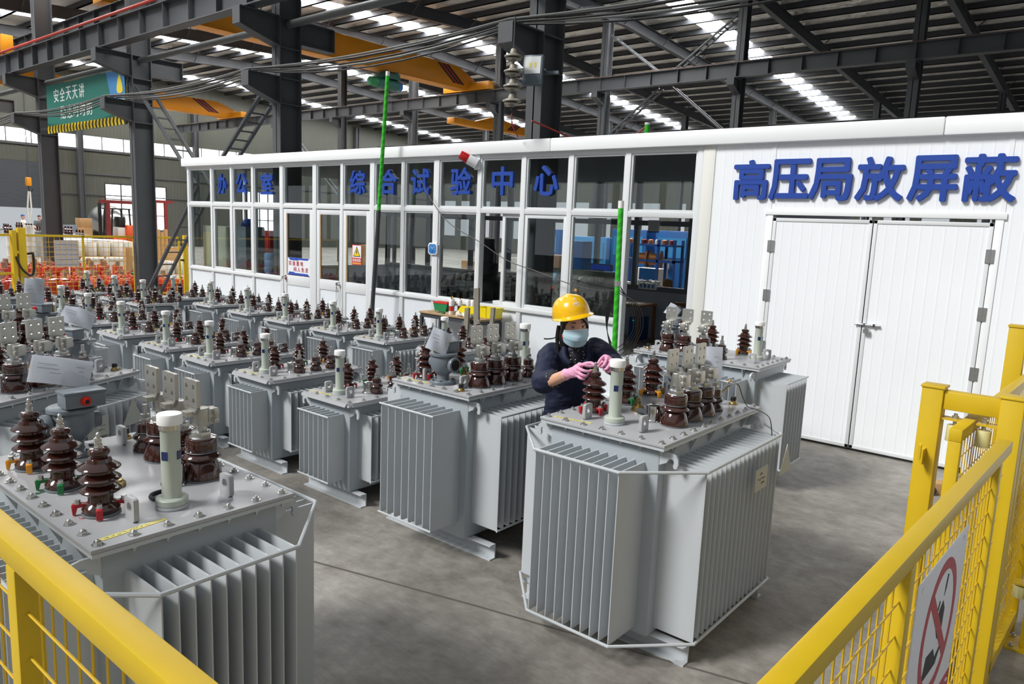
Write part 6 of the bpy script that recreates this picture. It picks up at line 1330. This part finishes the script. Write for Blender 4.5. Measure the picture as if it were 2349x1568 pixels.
t = empty('workshop_plate', (-7.52, 13.28, 2.46), 0, 'small white plate with workshop name over the back opening', 'plate'); MB().box(0, .36, -.006, 0, 0, .09).build('plate_board', 'signwhite', t); mb = MB()
for i, c in enumerate('变绕线车间'): g = text_mb(c, .048, .055, .002, .01); mb.add([(x + .03 + i * .062, y - .007, z + .018) for x, y, z in g.v], g.f)
mb.build('plate_text', 'ink', t, smooth=0)
t = empty('wall_chart', (-7.50, 13.28, 2.12), 0, 'white printed chart hanging in the back opening', 'chart'); MB().box(0, .25, -.004, 0, 0, .24).build('chart_sheet', 'paper', t); MB().box(0, .25, -.005, -.004, 0, .02).build('blue_edge', 'blue', t); mb = MB()
for k in range(8): mb.box(.025, .22, -.0052, -.004, .05 + .021 * k, .054 + .021 * k)
mb.build('printed_lines', 'conduit', t)
# ------------------------------------------------------------------ winding shop behind
struct('trim_94', MB().box(-8.4, -6.6, 13.45, 13.95, .9, 1.0), 'green')
for i, x in enumerate((-7.95, -7.74, -7.60, -7.42)): tag(MB().lathe([(.09, 0), (.098, .008), (.098, .125), (.09, .135), (.03, .135), (.03, .155)], (x, 13.7 - .1 * (i % 2), 1.0), 18).build('thread_spool', 'paper'), 'white thread spool on the green shelf behind the cabin, number %d from the left' % (i + 1), 'spool', 'white spools on the green shelf')
t = empty('wire_reel', (-7.20, 13.7, 1.0), .5, 'small brown reel lying on its rim at the end of the green shelf', 'reel'); MB().cyl((0, -.05, .10), (0, -.035, .10), .10, n=22).cyl((0, .035, .10), (0, .05, .10), .10, n=22).build('flange', 'brownwood', t); MB().cyl((0, -.035, .1), (0, .035, .1), .05, n=18).build('wire_pack', 'alu', t)
def reel(x, y, z, r, lab):
    t = empty('wire_reel', (x, y, z), .35, lab, 'reel', 'copper reels on the blue rack')
    for s in (-1, 1): MB().cyl((s * .20, 0, 0), (s * .17, 0, 0), r, n=26).build('flange', 'brownwood', t)
    MB().cyl((-.17, 0, 0), (.17, 0, 0), r * .66, n=24).build('wire_pack', 'copper', t); MB().cyl((-.42, 0, 0), (.42, 0, 0), .02, n=10).build('spindle', 'zinc', t)
rk = empty('reel_rack', (-9.5, 17.1, 0), 0, 'blue steel rack holding copper wire reels behind the cabin', 'rack')
for x in (-.75, .30, .75): MB().box(x - .03, x + .03, -.25, -.19, 0, 1.95).box(x - .03, x + .03, .19, .25, 0, 1.95).build('upright', 'deepblue', rk)
MB().box(-.75, .75, -.25, .25, 1.78, 1.83).build('top_shelf', 'deepblue', rk); MB().box(-.78, .78, -.25, -.20, 1.38, 1.44).box(-.78, .78, .20, .25, 1.38, 1.44).build('reel_bar', 'deepblue', rk); MB().box(-.75, .75, -.25, .25, .55, .6).build('lower_shelf', 'deepblue', rk)
reel(-9.75, 17.1, 1.45, .22, 'copper wire reel at the left of the blue rack'); reel(-9.42, 17.1, 1.45, .22, 'copper wire reel at the right of the blue rack')
for i in range(7): tag(MB().lathe([(.06, 0), (.07, .01), (.07, .1), (.04, .12)], (-10.15 + .2 * i, 17.1, 1.83), 12).build('small_bobbin', ('copper', 'offwhite', 'maroon', 'copper', 'offwhite', 'copper', 'maroon')[i]), 'small bobbin on the top shelf of the blue rack, number %d from the left' % (i + 1), 'bobbin', 'bobbins on the blue rack')
for i in range(8): tag(MB().lathe([(.06, 0), (.07, .01), (.07, .2), (.04, .22)], (-10.15 + .18 * i, 17.12, .60), 12).build('small_bobbin', ('offwhite', 'maroon', 'redknob', 'offwhite', 'maroon', 'offwhite', 'redknob', 'maroon')[i]), 'small bobbin on the lower shelf of the blue rack, number %d from the left' % (i + 1), 'bobbin', 'bobbins on the blue rack')
for i, (x, y, w, h, m) in enumerate(((-12.6, 21.5, 1.3, 2.2, 'machineblue'), (-11.2, 21.8, 1.2, 2.2, 'machineblue'), (-14.2, 21.6, 1.4, 1.9, 'skyblue'), (-16.2, 21.6, 1.5, 2.1, 'machineblue'))):
    t = empty('winding_machine', (x, y, 0), 0, ('blue winding machine behind the cabin, between the rightmost and the pale one', 'rightmost blue winding machine behind the cabin', 'lower pale blue winding machine behind the cabin', 'leftmost blue winding machine behind the cabin')[i], 'machine'); MB().box(-w / 2, w / 2, -.4, .4, 0, h).build('housing', m, t, bev=.03); MB().box(-w / 2 + .1, w / 2 - .1, -.43, -.4, h * .62, h * .9).build('front_panel', 'skyblue', t); MB().cyl((0, -.7, h * .5), (0, -.4, h * .5), .12, n=16).build('spindle', 'zinc', t)
tag(MB().box(-8.4, -8.0, 14.6, 14.68, 0, 1.33).build('blue_board', 'machineblue'), 'flat blue board leaning behind the back opening', 'board')
tag(MB().box(-10.3, -9.95, 14.6, 15.0, 0, 1.85).build('blue_cabinet', 'machineblue', bev=.01), 'tall blue cabinet behind the left part of the back opening', 'cabinet')
for i in range(5): crate(-17.5 + 1.7 * i, 19.2 + .4 * (i % 2), 0, .8, .7, .9 + .2 * (i % 3), 'box on the winding shop floor, number %d from the left' % (i + 1), ('card', 'offwhite', 'kraft', 'machineblue', 'offwhite')[i])
